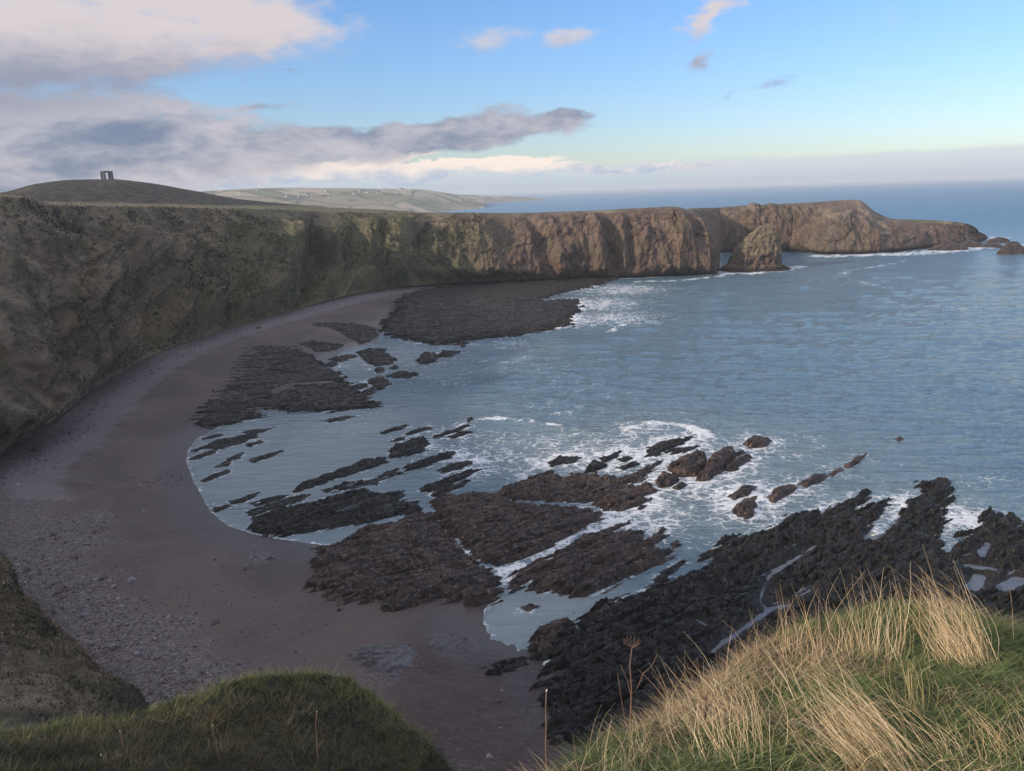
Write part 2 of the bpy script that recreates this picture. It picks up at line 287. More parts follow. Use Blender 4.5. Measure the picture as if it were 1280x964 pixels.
def beach_mat():
    m, nt, b = mat('beach_sand_and_shingle'); p = wpos(nt)
    wet = attr(nt, 'wet'); peb = attr(nt, 'pebble'); rk = attr(nt, 'rocky'); band = attr(nt, 'band')
    nA = noise(nt, p, 0.035, 5, 0.6, 0.8); nB = noise(nt, mapping(nt, p, (0.3, 1, 1), (0, 0, math.radians(-62))), 0.30, 6, 0.62, 0.6); nC = noise(nt, p, 2.2, 6, 0.75)
    c = mixc(nt, sstep(nt, nA, 0.4, 0.62), (0.082, 0.064, 0.062), (0.122, 0.092, 0.085))
    c = mixc(nt, M_(nt, 'MULTIPLY', sstep(nt, nB, 0.45, 0.65), 0.6), c, (0.098, 0.084, 0.082))
    vo = N(nt, 'ShaderNodeTexVoronoi', {'Vector': p, 'Scale': 3.4, 'Randomness': 1.0}).outputs
    pc = mixc(nt, M_(nt, 'MULTIPLY', N(nt, 'ShaderNodeSeparateColor', {0: vo['Color']}).outputs[0], 1.0), (0.060, 0.048, 0.050), (0.225, 0.195, 0.200))
    pm = sstep(nt, M_(nt, 'ADD', peb, M_(nt, 'MULTIPLY', M_(nt, 'SUBTRACT', M_(nt, 'ADD', nB, M_(nt, 'MULTIPLY', nC, 0.6)), 0.8), 0.9)), 0.35, 0.85)
    c = mixc(nt, M_(nt, 'MULTIPLY', pm, 0.75), c, pc)
    c = mixc(nt, M_(nt, 'MULTIPLY', sstep(nt, M_(nt, 'ADD', band, M_(nt, 'MULTIPLY', M_(nt, 'SUBTRACT', nB, 0.5), 1.2)), 0.3, 0.8), 0.55), c, mixc(nt, nC, (0.13, 0.115, 0.12), (0.27, 0.245, 0.25)))
    st = mapping(nt, p, (0.5, 2.4, 1), (0, 0, -math.radians(28)))
    nS = noise(nt, st, 0.9, 6, 0.65, 0.4)
    c = mixc(nt, M_(nt, 'MULTIPLY', rk, sstep(nt, nS, 0.35, 0.6)), c, mixc(nt, nC, (0.036, 0.022, 0.020), (0.105, 0.068, 0.062)))
    c = mixc(nt, sstep(nt, nC, 0.25, 0.55), mixc(nt, 0.35, c, (0.01, 0.01, 0.01)), c)
    c = mixc(nt, M_(nt, 'MULTIPLY', wet, 0.45), c, (0.020, 0.016, 0.017))
    r = M_(nt, 'SUBTRACT', 0.85, M_(nt, 'MULTIPLY', wet, 0.6))
    h = M_(nt, 'ADD', M_(nt, 'MULTIPLY', nC, 0.6), M_(nt, 'ADD', M_(nt, 'MULTIPLY', M_(nt, 'MULTIPLY', pm, vo['Distance']), -1.2), M_(nt, 'MULTIPLY', M_(nt, 'MULTIPLY', nS, rk), 2.0)))
    setc(nt, b, c, r, h, 0.7, 0.22, 0.3)
    return m
M_beach = beach_mat()

def water_mat():
    m, nt, b = mat('sea_water'); p = wpos(nt)
    foam = attr(nt, 'foam'); sh = attr(nt, 'shallow'); far = attr(nt, 'far'); pool = attr(nt, 'pool'); calm = attr(nt, 'calm')
    wv = mapping(nt, p, (0.24, 1.0, 1), (0, 0, math.radians(10)))
    wv2 = mapping(nt, p, (0.3, 1.0, 1), (0, 0, math.radians(-14))); n6 = noise(nt, wv2, 0.62, 3, 0.55, 0.2)
    n0 = noise(nt, wv, 0.35, 6, 0.62, 0.3); n1 = noise(nt, mapping(nt, p, (0.5, 1, 1), (0, 0, math.radians(-6))), 1.3, 4, 0.6, 0.2)
    nf = noise(nt, wv, 0.06, 5, 0.6, 0.2)
    warp = N(nt, 'ShaderNodeVectorMath', {0: p, 1: N(nt, 'ShaderNodeVectorMath', {0: noise(nt, p, 0.35, 4, 0.6, 0, 1), 'Scale': 3.2}, operation='SCALE').outputs[0]}, operation='ADD').outputs[0]
    lace = N(nt, 'ShaderNodeTexVoronoi', {'Vector': mapping(nt, warp, (0.7, 1, 1), (0, 0, math.radians(-30))), 'Scale': 0.42}, feature='DISTANCE_TO_EDGE').outputs['Distance']
    lace2 = N(nt, 'ShaderNodeTexVoronoi', {'Vector': warp, 'Scale': 1.1}, feature='DISTANCE_TO_EDGE').outputs['Distance']
    nb = noise(nt, p, 0.16, 5, 0.62, 0.4)
    lc = M_(nt, 'MAXIMUM', M_(nt, 'SUBTRACT', 1.0, M_(nt, 'MULTIPLY', lace, 4.5)), M_(nt, 'SUBTRACT', 0.75, M_(nt, 'MULTIPLY', lace2, 4.0)))
    nb2 = noise(nt, p, 0.9, 4, 0.65)
    f = M_(nt, 'ADD', M_(nt, 'MULTIPLY', foam, 1.15), M_(nt, 'ADD', M_(nt, 'MULTIPLY', M_(nt, 'SUBTRACT', lc, 0.55), 0.6), M_(nt, 'ADD', M_(nt, 'MULTIPLY', M_(nt, 'SUBTRACT', nb, 0.5), 1.1), M_(nt, 'MULTIPLY', M_(nt, 'SUBTRACT', nb2, 0.5), 0.9))))
    fm = M_(nt, 'MULTIPLY', sstep(nt, f, 0.5, 1.1), sstep(nt, foam, 0.02, 0.2))
    deep = mixc(nt, sh, (0.110, 0.182, 0.238), (0.215, 0.252, 0.264))
    deep = mixc(nt, pool, deep, (0.105, 0.120, 0.150))
    c = mixc(nt, fm, deep, (0.78, 0.80, 0.82))
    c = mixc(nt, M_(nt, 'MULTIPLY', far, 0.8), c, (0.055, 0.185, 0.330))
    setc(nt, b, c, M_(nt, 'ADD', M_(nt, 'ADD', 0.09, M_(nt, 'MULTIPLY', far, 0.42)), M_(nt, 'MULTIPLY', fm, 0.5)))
    b.inputs['IOR'].default_value = 1.34
    amp = M_(nt, 'SUBTRACT', 1.0, M_(nt, 'MULTIPLY', calm, 0.75))
    h = M_(nt, 'ADD', M_(nt, 'MULTIPLY', M_(nt, 'ADD', M_(nt, 'ADD', M_(nt, 'ADD', M_(nt, 'MULTIPLY', n0, 2.1), M_(nt, 'MULTIPLY', n6, 1.5)), M_(nt, 'MULTIPLY', n1, 0.55)), M_(nt, 'MULTIPLY', nf, 3.5)), amp), M_(nt, 'MULTIPLY', fm, 0.10))
    bp = N(nt, 'ShaderNodeBump', {'Height': h, 'Strength': 1.0, 'Distance': 1.0}); nt.links.new(bp.outputs[0], b.inputs['Normal'])
    return m
M_water = water_mat()
def col_mat(name, rough=0.75, trans=0.0, spec=0.3):
    m, nt, b = mat(name); c = attr(nt, 'col', 'Color'); setc(nt, b, c, rough, spec=spec)
    return m
M_grass = col_mat('grass_blades'); M_stone = col_mat('beach_stone_grey', 0.8)
def plain(name, c, rough=0.8, var=0.35, s=8.0):
    m, nt, b = mat(name); n = noise(nt, N(nt, 'ShaderNodeTexCoord').outputs['Object'], s, 4, 0.6)
    setc(nt, b, mixc(nt, n, tuple(v*(1-var) for v in c), tuple(min(1, v*(1+var)) for v in c)), rough, n, 0.3, 0.02); return m

# ------------------------------------------------------------------ shoreline survey
SHORE_PX = [(900, 343), (800, 346), (735, 349), (650, 353), (560, 362), (505, 378), (495, 392), (484, 405), (470, 428), (430, 438), (408, 455), (424, 470), (440, 490), (400, 512), (330, 513), (280, 530), (246, 548), (233, 565), (233, 580),
            (240, 600), (250, 617), (262, 640), (285, 658), (315, 668), (345, 674), (385, 679), (425, 684), (470, 664), (520, 652), (560, 662), (600, 717), (622, 742), (604, 762), (603, 777), (610, 800), (640, 812), (662, 818), (690, 850), (720, 900), (790, 925), (900, 930), (1100, 925), (1300, 900), (1600, 880)]
shore = wpoly(SHORE_PX)
sea_poly = np.concatenate([shore, [[400, 60], [2500, 0], [2500, 2500], [160, 2500], [150, 560]]])

# ------------------------------------------------------------------ the land: lofted from the foot of the cliff to the plateau
def aw(p, k):   # a point k metres farther away along its bearing
    p = np.asarray(p, float); d = math.hypot(p[0], p[1]); return p[:2]*(1+k/d)
ST = []   # rows B, M, T, P1, P2, P3 ; plus weights rocky / green ; param = photo column (for mesh density only)
def st_world(par, B, Mi, T, inl, rocky=0.0, green=0.3):
    B, Mi, T = map(lambda v: np.array(v, float), (B, Mi, T)); inl = np.array(inl, float)/np.linalg.norm(inl)
    Ps = [np.append(T[:2]+inl*k, T[2]+dz) for k, dz in ((40, 3.2), (300, 6), (900, 9))]
    ST.append((par, [B, Mi, T]+Ps, rocky, green))
def st_px(par, b, zb, m, mo, t, tD, back=None, rocky=0.0, green=0.3):
    B = np.append(gz(*b, zb), zb); Db = math.hypot(B[0], B[1])
    T = gd(*t, tD); Mi = gd(*m, Db+mo) if m else None
    if Mi is None: Mi = 0.5*(B+T); Mi[2] -= 1.5
    if back == 'inland':
        u = T[:2]/np.linalg.norm(T[:2]); Ps = [np.append(T[:2]+u*k, T[2]+dz) for k, dz in ((45, 1.6), (240, 0.5), (650, -2))]
    else:
        k1, k2 = back; u = np.array([0.12, 0.99])
        Ps = [np.append(T[:2]+u*k1*0.5, T[2]-0.4), np.append(T[:2]+u*k1, T[2]-3), np.append(T[:2]+u*k2, -6)]
    ST.append((par, [B, Mi, T]+Ps, rocky, green))
st_world(-420, (190, -70, 0), (160, -72, 28), (130, -76, 54), (-.4, -1), 0.6)
st_world(-330, (115, 8, 0), (76, -8, 26), (46, -30, 54), (-.4, -1), 0.6)
st_world(-270, (62, 40, 2), (36, 18, 24), (18, -12, 53), (-.3, -1), 0.6)
st_world(-220, (15, 50, 3), (4, 24, 24), (-3, -6, 54), (-.3, -1), 0.4)
st_world(-170, (-26, 58, 5), (-32, 34, 26), (-34, 2, 54), (-.6, -1))
st_world(-130, (-40, 70, 5), (-62, 54, 27), (-88, 34, 55), (-1, -.8))
st_world(-100, (-56, 84, 5), (-80, 72, 26), (-112, 58, 56), (-1, -.5))
st_world(-70, (-72, 98, 5), (-97, 89, 26), (-130, 80, 57), (-1, -.4))
st_world(-45, (-98, 126, 5), (-124, 121, 27), (-158, 116, 60), (-1, -.2))
st_world(-22, (-116, 150, 5), (-140, 149, 28), (-172, 160, 62), (-1, 0))
st_px(0, (0, 572), 4.5, (0, 400), 24, (0, 247), 272, 'inland', 0.0, 0.15)
st_px(60, (60, 532), 4.5, None, 0, (60, 257), 306, 'inland', 0.0, 0.15)
st_px(130, (130, 480), 4.5, None, 0, (130, 258), 356, 'inland', 0.1, 0.2)
st_px(200, (200, 441), 4.5, None, 0, (200, 259), 404, 'inland', 0.0, 0.3)
st_px(270, (270, 418), 4, None, 0, (270, 261), 448, 'inland', 0.0, 0.5)
st_px(340, (340, 396), 4, None, 0, (340, 262), 488, 'inland', 0.0, 0.75)
st_px(400, (400, 379), 4, None, 0, (400, 265), 520, 'inland', 0.15, 0.7)
st_px(450, (450, 367), 3.5, None, 0, (450, 266), 525, (140, 210), 0.0, 0.85)
st_px(505, (505, 359), 3, (500, 310), 16, (510, 267), 535, (80, 120), 0.2, 0.7)
st_px(560, (560, 354), 3, (562, 305), 14, (570, 267), 545, (70, 100), 0.35, 0.5)
st_px(650, (650, 350), 2.5, (652, 300), 10, (655, 267), 552, (60, 90), 0.6, 0.25)
st_px(735, (735, 348), 1, (738, 300), 9, (740, 264), 560, (60, 90), 0.75, 0.2)
st_px(800, (800, 347), 0, (800, 298), 8, (800, 261), 566, (60, 90), 0.8, 0.2)
st_px(855, (853, 346), -1, (852, 296), 8, (845, 259), 574, (60, 100), 0.85, 0.35)
st_px(888, (889, 345), -1, (886, 302), 8, (862, 263), 580, (60, 120), 0.85, 0.4)
st_px(897, (893, 342), -1, (889, 305), 14, (866, 263), 596, (70, 150), 0.85, 0.4)
st_px(906, (896, 330), -1, (891, 296), 14, (872, 261), 660, (70, 140), 0.9, 0.3)
st_px(916, (902, 318), -1, (902, 274), 8, (900, 260), 750, (40, 80), 0.9, 0.2)
st_px(945, (945, 317), -1, (945, 273), 7, (945, 258), 765, (40, 80), 0.9, 0.2)
st_px(985, (985, 316), -1, (985, 277), 9, (985, 255), 772, (40, 80), 0.7, 0.15)
st_px(1040, (1040, 319), -1, (1040, 289), 12, (1040, 252), 775, (40, 80), 0.5, 0.12)
st_px(1080, (1080, 318), -1, (1082, 295), 12, (1072, 250), 780, (40, 80), 0.5, 0.12)
st_px(1102, (1105, 317), -1, (1106, 297), 12, (1096, 266), 788, (30, 70), 0.6, 0.15)
st_px(1125, (1128, 315), -1, (1128, 297), 12, (1118, 274), 796, (24, 56), 0.7, 0.3)
st_px(1155, (1156, 312), -1, (1156, 296), 12, (1152, 275), 806, (20, 50), 0.75, 0.45)
st_px(1190, (1190, 309), -1, (1190, 295), 12, (1189, 277), 818, (18, 40), 0.8, 0.4)
st_px(1212, (1214, 306), -1, (1215, 293), 12, (1212, 281), 828, (12, 28), 0.9, 0.1)
st_px(1226, (1227, 303), -1, (1226, 295), 10, (1221, 286), 836, (8, 18), 0.95, 0.0)
st_px(1232, (1231, 300), -2, (1229, 297), 8, (1225, 293), 850, (4, 8), 0.95, 0.0)
def catmull(P, par, q):
    P = np.asarray(P, float); par = np.asarray(par, float); k = np.clip(np.searchsorted(par, q, side='right')-1, 0, len(par)-2)
    m = np.zeros_like(P); d = np.diff(P, axis=0)/np.diff(par)[:, None]
    m[1:-1] = np.where(d[:-1]*d[1:] > 0, 2*d[:-1]*d[1:]/(d[:-1]+d[1:]+1e-12), 0) if True else 0
    m[0], m[-1] = d[0], d[-1]
    h = (par[k+1]-par[k])[:, None]; t = ((q-par[k])/(par[k+1]-par[k]))[:, None]
    return (2*t**3-3*t**2+1)*P[k]+(t**3-2*t**2+t)*h*m[k]+(-2*t**3+3*t**2)*P[k+1]+(t**3-t**2)*h*m[k+1]
par = np.array([s[0] for s in ST], float)
q = np.concatenate([np.linspace(-420, -130, 70, endpoint=False), np.linspace(-130, 0, 110, endpoint=False), np.linspace(0, 880, 930, endpoint=False), np.linspace(880, 925, 110, endpoint=False), np.linspace(925, 1232, 330)])
rows = [catmull([s[1][k] for s in ST], par, q) for k in range(6)]
rocky_s = np.interp(q, par, [s[2] for s in ST]); green_s = np.interp(q, par, [s[3] for s in ST])
tt = np.concatenate([np.linspace(0, 1, 72, endpoint=False), np.linspace(1, 2, 66, endpoint=False), np.linspace(2, 3, 16, endpoint=False), np.linspace(3, 4, 8, endpoint=False), np.linspace(4, 5, 8)])
G = np.zeros((len(tt), len(q), 3))
for j, t in enumerate(tt):
    k = min(int(t), 4); f = t-k
    if k in (0, 1):   # quadratic through B, M, T keeps the slope smooth at M
        w = t/2; G[j] = rows[0]*(1-w)*(1-2*w)+rows[1]*4*w*(1-w)+rows[2]*w*(2*w-1)
    else: G[j] = rows[k]*(1-f)+rows[k+1]*f
gs, gt = np.gradient(G, axis=1), np.gradient(G, axis=0)
nrm = np.cross(gs, gt); nrm /= np.linalg.norm(nrm, axis=2)[..., None]+1e-9
TT, QQ = np.meshgrid(tt, q, indexing='ij'); RK = np.broadcast_to(rocky_s, TT.shape); GRN = np.broadcast_to(green_s, TT.shape)
arc = np.concatenate([[0], np.cumsum(np.linalg.norm(np.diff(rows[0], axis=0), axis=1))]); AR = np.broadcast_to(arc, TT.shape)
env = smooth(TT, 0.0, 0.3)*(1-smooth(TT, 1.25, 1.97)); env2 = smooth(TT, 0.0, 0.08)*(1-0.85*smooth(TT, 1.75, 2.0))
env *= np.where(QQ > 1090, 0.45, 1.0)*np.where((QQ > 884) & (QQ < 930), 0.25, 1.0)*np.where(QQ < -30, 0.4, 1.0)
gul = fbm(AR/52+TT*0.35, TT*0.55, 3.1, 4, True); fin = fbm(AR/15+TT*0.3, TT*1.1, 8.7, 4, True); rib = fbm(AR/8.0, TT*0.7, 1.7, 4, True)
fac = cells(AR/13+0.25*fbm(AR/9, TT*2, 0.4, 2), TT*1.3+0.3*fbm(AR/20, TT*3, 5.5, 2), 41)
fac2 = cells(AR/5.5, TT*3.2+0.2*fbm(AR/5, TT*4, 2.5, 2), 47)
disp = env*((gul-0.15)*14.0*(1-0.55*RK)+fin*4.6*(1-0.4*RK)+RK*(rib*1.2+3.4*(fac[2][..., 0]-0.5)+2.4*(fac[2][..., 1]-0.5)*fac[3]+1.5*(fac2[2][..., 0]-0.5)-0.9*np.exp(-fac[1]/0.07)-0.5*np.exp(-fac2[1]/0.09)))
# named ravines seen in the photograph: (column at the top, column at the foot, half width, depth)
for c0, c1, wd, dp in ((72, 205, 20, 20), (398, 378, 16, 17), (440, 425, 12, 9), (530, 520, 14, 9), (250, 290, 14, 8), (-8, 70, 16, 10), (165, 245, 11, 8), (655, 690, 8, 9), (752, 772, 9, 10), (782, 790, 6, 6), (905, 905, 5, 0)):
    cc = c1+(c0-c1)*TT/2; disp -= dp*env*np.exp(-((QQ-cc)/wd)**2)
for c0, c1, wd, dp in ((105, 262, 18, 13), (372, 338, 14, 5), (30, 130, 18, 9), (215, 300, 14, 6), (460, 470, 12, 6), (735, 752, 9, 6), (845, 850, 14, 4), (505, 495, 14, 5)):
    cc = c1+(c0-c1)*TT/2; disp += dp*env*np.exp(-((QQ-cc)/wd)**2)
X, Y, Z = G[..., 0], G[..., 1], G[..., 2]
c_f1, c_e, c_r, _, _ = cells(X/2.6+0.4*fbm(X/6, Y/6, Z/6, 2), (Y+Z)/2.6, 5)
disp += env2*(1-RK)*(0.9*(0.6-c_f1)*(c_r[..., 0] > 0.35)+0.9*fbm(X/7, Y/7, Z/7, 4))+env2*RK*(1.6*fbm(X/16, Y/16, Z/30, 4, True)+0.45*fbm(X/3.2, Y/3.2, Z/4, 2))
G = G+nrm*disp[..., None]
G[..., 2] += np.where(TT > 1.9, 0.5*fbm(X/25, Y/25, 2.2, 3)*smooth(TT, 1.9, 2.3), 0)
nz_ = nrm[..., 2]
rk_v = np.clip(RK*1.05*env2+0.25*fbm(X/30, Y/30, Z/20, 3)-0.25*(TT > 1.9)-0.5*smooth(TT, 1.5, 2.0)*(QQ > 930), 0, 1)
# rows above the sheer face of the outer headland are turf
rk_v = np.where(QQ > 915, np.where(TT < 1.0, rk_v, rk_v*(1-smooth(TT, 1.0, 1.25)*(QQ < 1110))), rk_v)
grn_v = np.clip(GRN+0.35*(TT > 2.02)*(QQ < 700)-0.25*smooth(TT, 1.2, 1.9)*(QQ < 700), 0, 1)
def qt(lst):     # soft marks at (column, level) on the slope, stretched along a line from one to the other
    w = np.zeros(TT.shape)
    for q0, t0, q1, t1, wq, wt_, a in lst:
        k_ = np.clip((TT-min(t0, t1))/(abs(t1-t0)+1e-6), 0, 1); k_ = k_ if t1 > t0 else 1-k_
        qc = q0+(q1-q0)*k_; tc_ = np.clip(TT, min(t0, t1), max(t0, t1)); w = np.maximum(w, a*np.exp(-((QQ-qc)/wq)**2-((TT-tc_)/wt_)**2))
    return w
shade_dark_v = (0.75+0.8*fbm(QQ/14, TT*4, 3.3, 3))*qt([(70, 1.9, 135, 1.35, 9, .12, .9), (140, 1.2, 215, .35, 9, .2, .5), (392, 1.8, 412, .75, 12, .2, .85), (425, 1.3, 432, .6, 8, .2, .7), (20, .5, 60, .3, 26, .14, .9), (335, 1.75, 340, 1.5, 14, .12, .6), (532, 1.7, 522, 1.0, 8, .2, .8), (10, 1.3, 50, 1.0, 16, .15, .5), (160, .3, 200, .2, 30, .1, .6), (255, .5, 262, .4, 14, .1, .6), (300, 1.1, 310, .9, 12, .15, .45), (-150, .25, -80, .15, 60, .2, .75), (-125, .6, -90, .5, 20, .15, .5)])  # shade of the gully faces painted dark; near slope ground darkened too
pale_v = qt([(100, 1.95, 380, 1.96, 400, .10, .55), (90, 2.1, 250, 2.4, 300, .3, .7), (130, 1.9, 260, 1.7, 60, .15, .6), (280, .8, 340, .5, 40, .3, .6), (450, .6, 440, .3, 16, .2, .6), (470, 1.2, 480, .9, 16, .2, .5), (160, .7, 190, .5, 16, .2, .55), (20, .25, 80, .15, 40, .12, .6)])  # straw grass patches; the rim marks also paint in the sunlit top edge
low_v = np.clip(1-(G[..., 2]+1)/9.0, 0, 1)*(QQ > 560)+np.clip(1-TT/0.10, 0, 1)*(QQ <= 560)*0.6
Vv = G.reshape(-1, 3)
cl = mesh('cliff', Vv, grid_quads(len(tt), len(q)), smooth_=False, attrs={'rocky': rk_v.ravel(), 'green': grn_v.ravel(), 'low': np.clip(low_v, 0, 1).ravel(), 'shade_dark': shade_dark_v.ravel(), 'pale': pale_v.ravel()}, mats=[M_land])
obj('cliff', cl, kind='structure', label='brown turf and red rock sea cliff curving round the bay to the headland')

# ------------------------------------------------------------------ beach sheet
base_line = rows[0][(q > -240) & (q < 905)][:, :2][::6]
na, nr = 410, 310
th = np.radians(np.linspace(-52, 62, na)); rr = 40*(620/40)**np.linspace(0, 1, nr)
R_, A_ = np.meshgrid(rr, th, indexing='ij'); bx, by = R_*np.sin(A_), R_*np.cos(A_); P2 = np.stack([bx.ravel(), by.ravel()], 1)
sd = -sdist(P2, sea_poly)                              # + on the beach
db = seg_dist(P2, base_line, closed=False)
zb = np.where(sd > 0, 5.2*(1-np.exp(-sd/38.0)), np.maximum(sd*0.07, -3.0))
nb = fbm(P2[:, 0]/9, P2[:, 1]/9, 0.5, 4)
zb = zb+np.where(sd > 1, 0.22*nb*smooth(sd, 1, 12), 0)
pxl = np.zeros(len(P2))
def blob(px, z=2.0):   # soft weights round surveyed points (x, y, radius in metres)
    w = np.zeros(len(P2))
    for x, y, r in px: c = gz(x, y, z); w = np.maximum(w, np.exp(-((P2-c)**2).sum(1)/r**2))
    return w
peb = np.maximum(np.exp(-((db-5)/9.0)**2)*1.0, blob([(40, 720, 6), (90, 735, 6), (130, 770, 5), (170, 800, 5), (150, 830, 5), (200, 860, 6), (260, 868, 5), (220, 790, 5), (320, 690, 4), (100, 680, 8), (110, 650, 6), (480, 840, 4), (560, 800, 4)])*1.0)
peb = np.maximum(peb, 0.55*np.exp(-((db-20)/6.0)**2)*(P2[:, 1] > 150))
rky = blob([(620, 880, 12), (680, 930, 12), (560, 900, 8), (640, 960, 10), (540, 830, 7), (680, 840, 6), (600, 830, 5)], 2)
st_u = P2@np.array([-math.sin(math.radians(28)), math.cos(math.radians(28))])
zb = zb+rky*(0.35*((st_u/2.1+0.5*nb) % 1.0)+0.3*fbm(P2[:, 0]/2.5, P2[:, 1]/2.5, 1.1, 4))
keep = (sd > -25)
Vb = np.column_stack([P2, zb]); qd = grid_quads(nr, na, keep)
Vb2, qd, at = compact(Vb, qd, {'wet': np.clip(1-sd/9.0, 0, 1)**0.7*1.0+0.25*np.clip(1-sd/30, 0, 1), 'pebble': peb, 'rocky': rky, 'band': np.exp(-((db-11)/7.0)**2)*(P2[:, 1] > 140)})
at['wet'] = np.clip(at['wet'], 0, 1)
obj('beach', mesh('beach', Vb2, qd, attrs=at, mats=[M_beach]), kind='structure', label='mauve brown sand and shingle beach curving below the cliffs')
def beach_z(P):
    s = -sdist(P, sea_poly); return np.where(s > 0, 5.2*(1-np.exp(-s/38.0)), 0.0)

# ------------------------------------------------------------------ rock reefs
REEFS = []
def reef(px, h, label, group=None, ang=34, m=None, cuts=(), edge=1.2, blocks=0.5, saw=0.35, lam=2.6, name='rock_reef', cat='rock reef', rim=0.5, z0=None, dens=1.0, rag=1.0):
    poly = wpoly(px); REEFS.append(poly); cen = poly.mean(0); D = np.hypot(*cen)
    near = np.hypot(poly[:, 0], poly[:, 1]).min(); sp = max(near/930*1.55/dens, 0.12)
    a = math.radians(ang); ex, ey = np.array([math.cos(a), math.sin(a)]), np.array([-math.sin(a), math.cos(a)])
    L = np.stack([(poly-cen)@ex, (poly-cen)@ey], 1); pad = 2.0
    lo, hi = L.min(0)-pad, L.max(0)+pad
    sy = sp*1.25
    nx, ny = max(int((hi[0]-lo[0])/sp), 8), max(int((hi[1]-lo[1])/sy), 8)
    gx, gy = np.meshgrid(np.linspace(lo[0], hi[0], nx), np.linspace(lo[1], hi[1], ny))
    lx, ly = gx.ravel(), gy.ravel(); W = cen+lx[:, None]*ex+ly[:, None]*ey; wx, wy = W[:, 0], W[:, 1]
    size = math.sqrt(abs(np.prod(L.max(0)-L.min(0))))
    rg = rag*min(1.0, size/9)
    s = sdist(W, poly)+rg*(2.3*fbm(lx/13, ly/1.0, 0.3, 4)+0.45*fbm(wx/1.1, wy/1.1, 4.3, 2))
    if size < 14: s = s+0.16*size*fbm(lx/(0.55*size)+cen[0], ly/(0.3*size)+cen[1], 5.2, 3)
    for (cp, wd) in cuts:
        cd = seg_dist(W, wpoly(cp), closed=False)+0.35*fbm(wx/2, wy/2, 7.7, 3)
        s = np.minimum(s, cd-wd*0.5)
    bodyh = h*smooth(s, -0.3, edge)*(0.75+0.25*smooth(s, edge, edge*5))
    wz = ly+0.8*fbm(lx/14, ly/5, 2.9, 3)
    fr = (wz/lam) % 1.0; sawv = (fr*(fr < 0.82)+(1-fr)/0.18*0.82*(fr >= 0.82))-0.4
    fr2 = (wz/(lam*0.37)+0.3) % 1.0
    f1, e, r, dx, dy = cells(lx/1.7+0.5*fbm(wx/1.5, wy/1.5, 1.0, 3), ly/0.8+0.4*fbm(wx/1.5, wy/1.5, 6.0, 3), 11); blocks = blocks*(0.55+0.9*np.clip(0.5+fbm(wx/6, wy/6, 8.8, 2), 0, 1))
    F1, E, R, DX, DY = cells(lx/4.2+0.3*fbm(lx/3, ly/3, 1.0, 2), ly/2.0, 23)
    dens_amp = smooth(s, -0.2, 1.2)
    z = bodyh+dens_amp*(saw*sawv+0.25*saw*(fr2-0.5)+blocks*(0.75*(r[:, 0]-0.45)+0.9*(r[:, 1]-0.5)*dx+0.9*(r[:, 2]-0.5)*dy-0.30*np.exp(-e/0.10))+0.45*h*min(1, 1.2/h)*(R[:, 0]-0.5)-0.28*np.exp(-E/0.09)*min(1, size/10)+0.25*fbm(wx/3, wy/3, 3.3, 4))
    slot = smooth(fbm(lx/15, ly/0.75, 12.1, 2), 0.22, 0.42)*smooth(fbm(lx/9, ly/9, 2.2, 2), -0.35, 0.15)
    z = z-slot*min(1.1, 0.35+0.55*h)*dens_amp
    z = np.where(s < -0.3, -0.5+s*0.6, z); z = np.maximum(z, -1.6)
    if z0 is not None: z = z+beach_z(W)*z0
    else: z = z+np.clip(beach_z(W), 0, 2.5)*0.75
    k = (s > -0.9)
    Vr = np.column_stack([W-cen, z]); qd_ = grid_quads(ny, nx, k.reshape(ny, nx))
    Vr, qd_, _ = compact(Vr, qd_)
    o = obj(name, mesh(name, Vr, qd_, smooth_=False, mats=[m or M_weed]), label=label, cat=cat, group=group, loc=(cen[0], cen[1], 0))
    return o
ORD = ['nearest', 'second nearest', 'third nearest', 'fourth nearest', 'fifth nearest', 'sixth nearest', 'seventh nearest', 'eighth nearest', 'ninth nearest', 'tenth nearest', 'eleventh nearest', 'twelfth nearest', 'thirteenth nearest', 'fourteenth nearest', 'farthest']
def rank_labels(objs, mark, pat):
    c = np.asarray(mark, float); od = sorted(objs, key=lambda o: math.hypot(o.location.x-c[0], o.location.y-c[1]))
    for i, o in enumerate(od): o['label'] = pat % (ORD[i] if i < len(od)-1 else 'farthest from' if 'to the' not in pat else 'least near')
# the wide low reef under the far cliff
reef([(478, 414), (483, 402), (500, 388), (496, 377), (520, 367), (560, 359), (640, 353), (735, 348), (772, 348), (748, 356), (715, 363), (684, 371), (668, 378), (690, 376), (716, 375), (722, 384), (718, 396), (705, 408), (690, 414), (640, 420), (600, 424), (575, 427), (545, 433), (522, 428), (500, 423)],
     1.3, 'broad flat black rock reef lying under the far sea cliff', ang=12, m=M_far, blocks=0.3, saw=0.9, lam=9, edge=3, rag=6.0, z0=0.5)
reef([(240, 525), (260, 511), (284, 480), (296, 457), (306, 444), (327, 439), (371, 440), (397, 452), (418, 465), (430, 473), (445, 488), (457, 498), (470, 508), (440, 513), (415, 515), (362, 514), (327, 511), (306, 516), (334, 519), (320, 524), (295, 529), (253, 536)],
     0.75, 'dark flat rock shelf on the sand between the curving beach and the inner bay', ang=16, m=M_far, blocks=0.22, saw=0.35, lam=5, edge=1.6, cuts=[([(345, 497), (365, 487), (400, 482), (432, 477)], 1.3)], rag=3.0, z0=0.8)
reef([(384, 414), (400, 410), (440, 409), (470, 411), (474, 420), (462, 428), (450, 431), (436, 427), (416, 418)], 0.6, 'low brown rock patch on the sand beside the far black reef', ang=10, m=M_far, lam=5, z0=0.9)
reef([(372, 436), (390, 431), (432, 433), (420, 440), (395, 444)], 0.5, 'narrow brown rock patch at the head of the inner bay', ang=12, m=M_far, lam=4, z0=0.9)
k1 = []; k2 = []; k3 = []
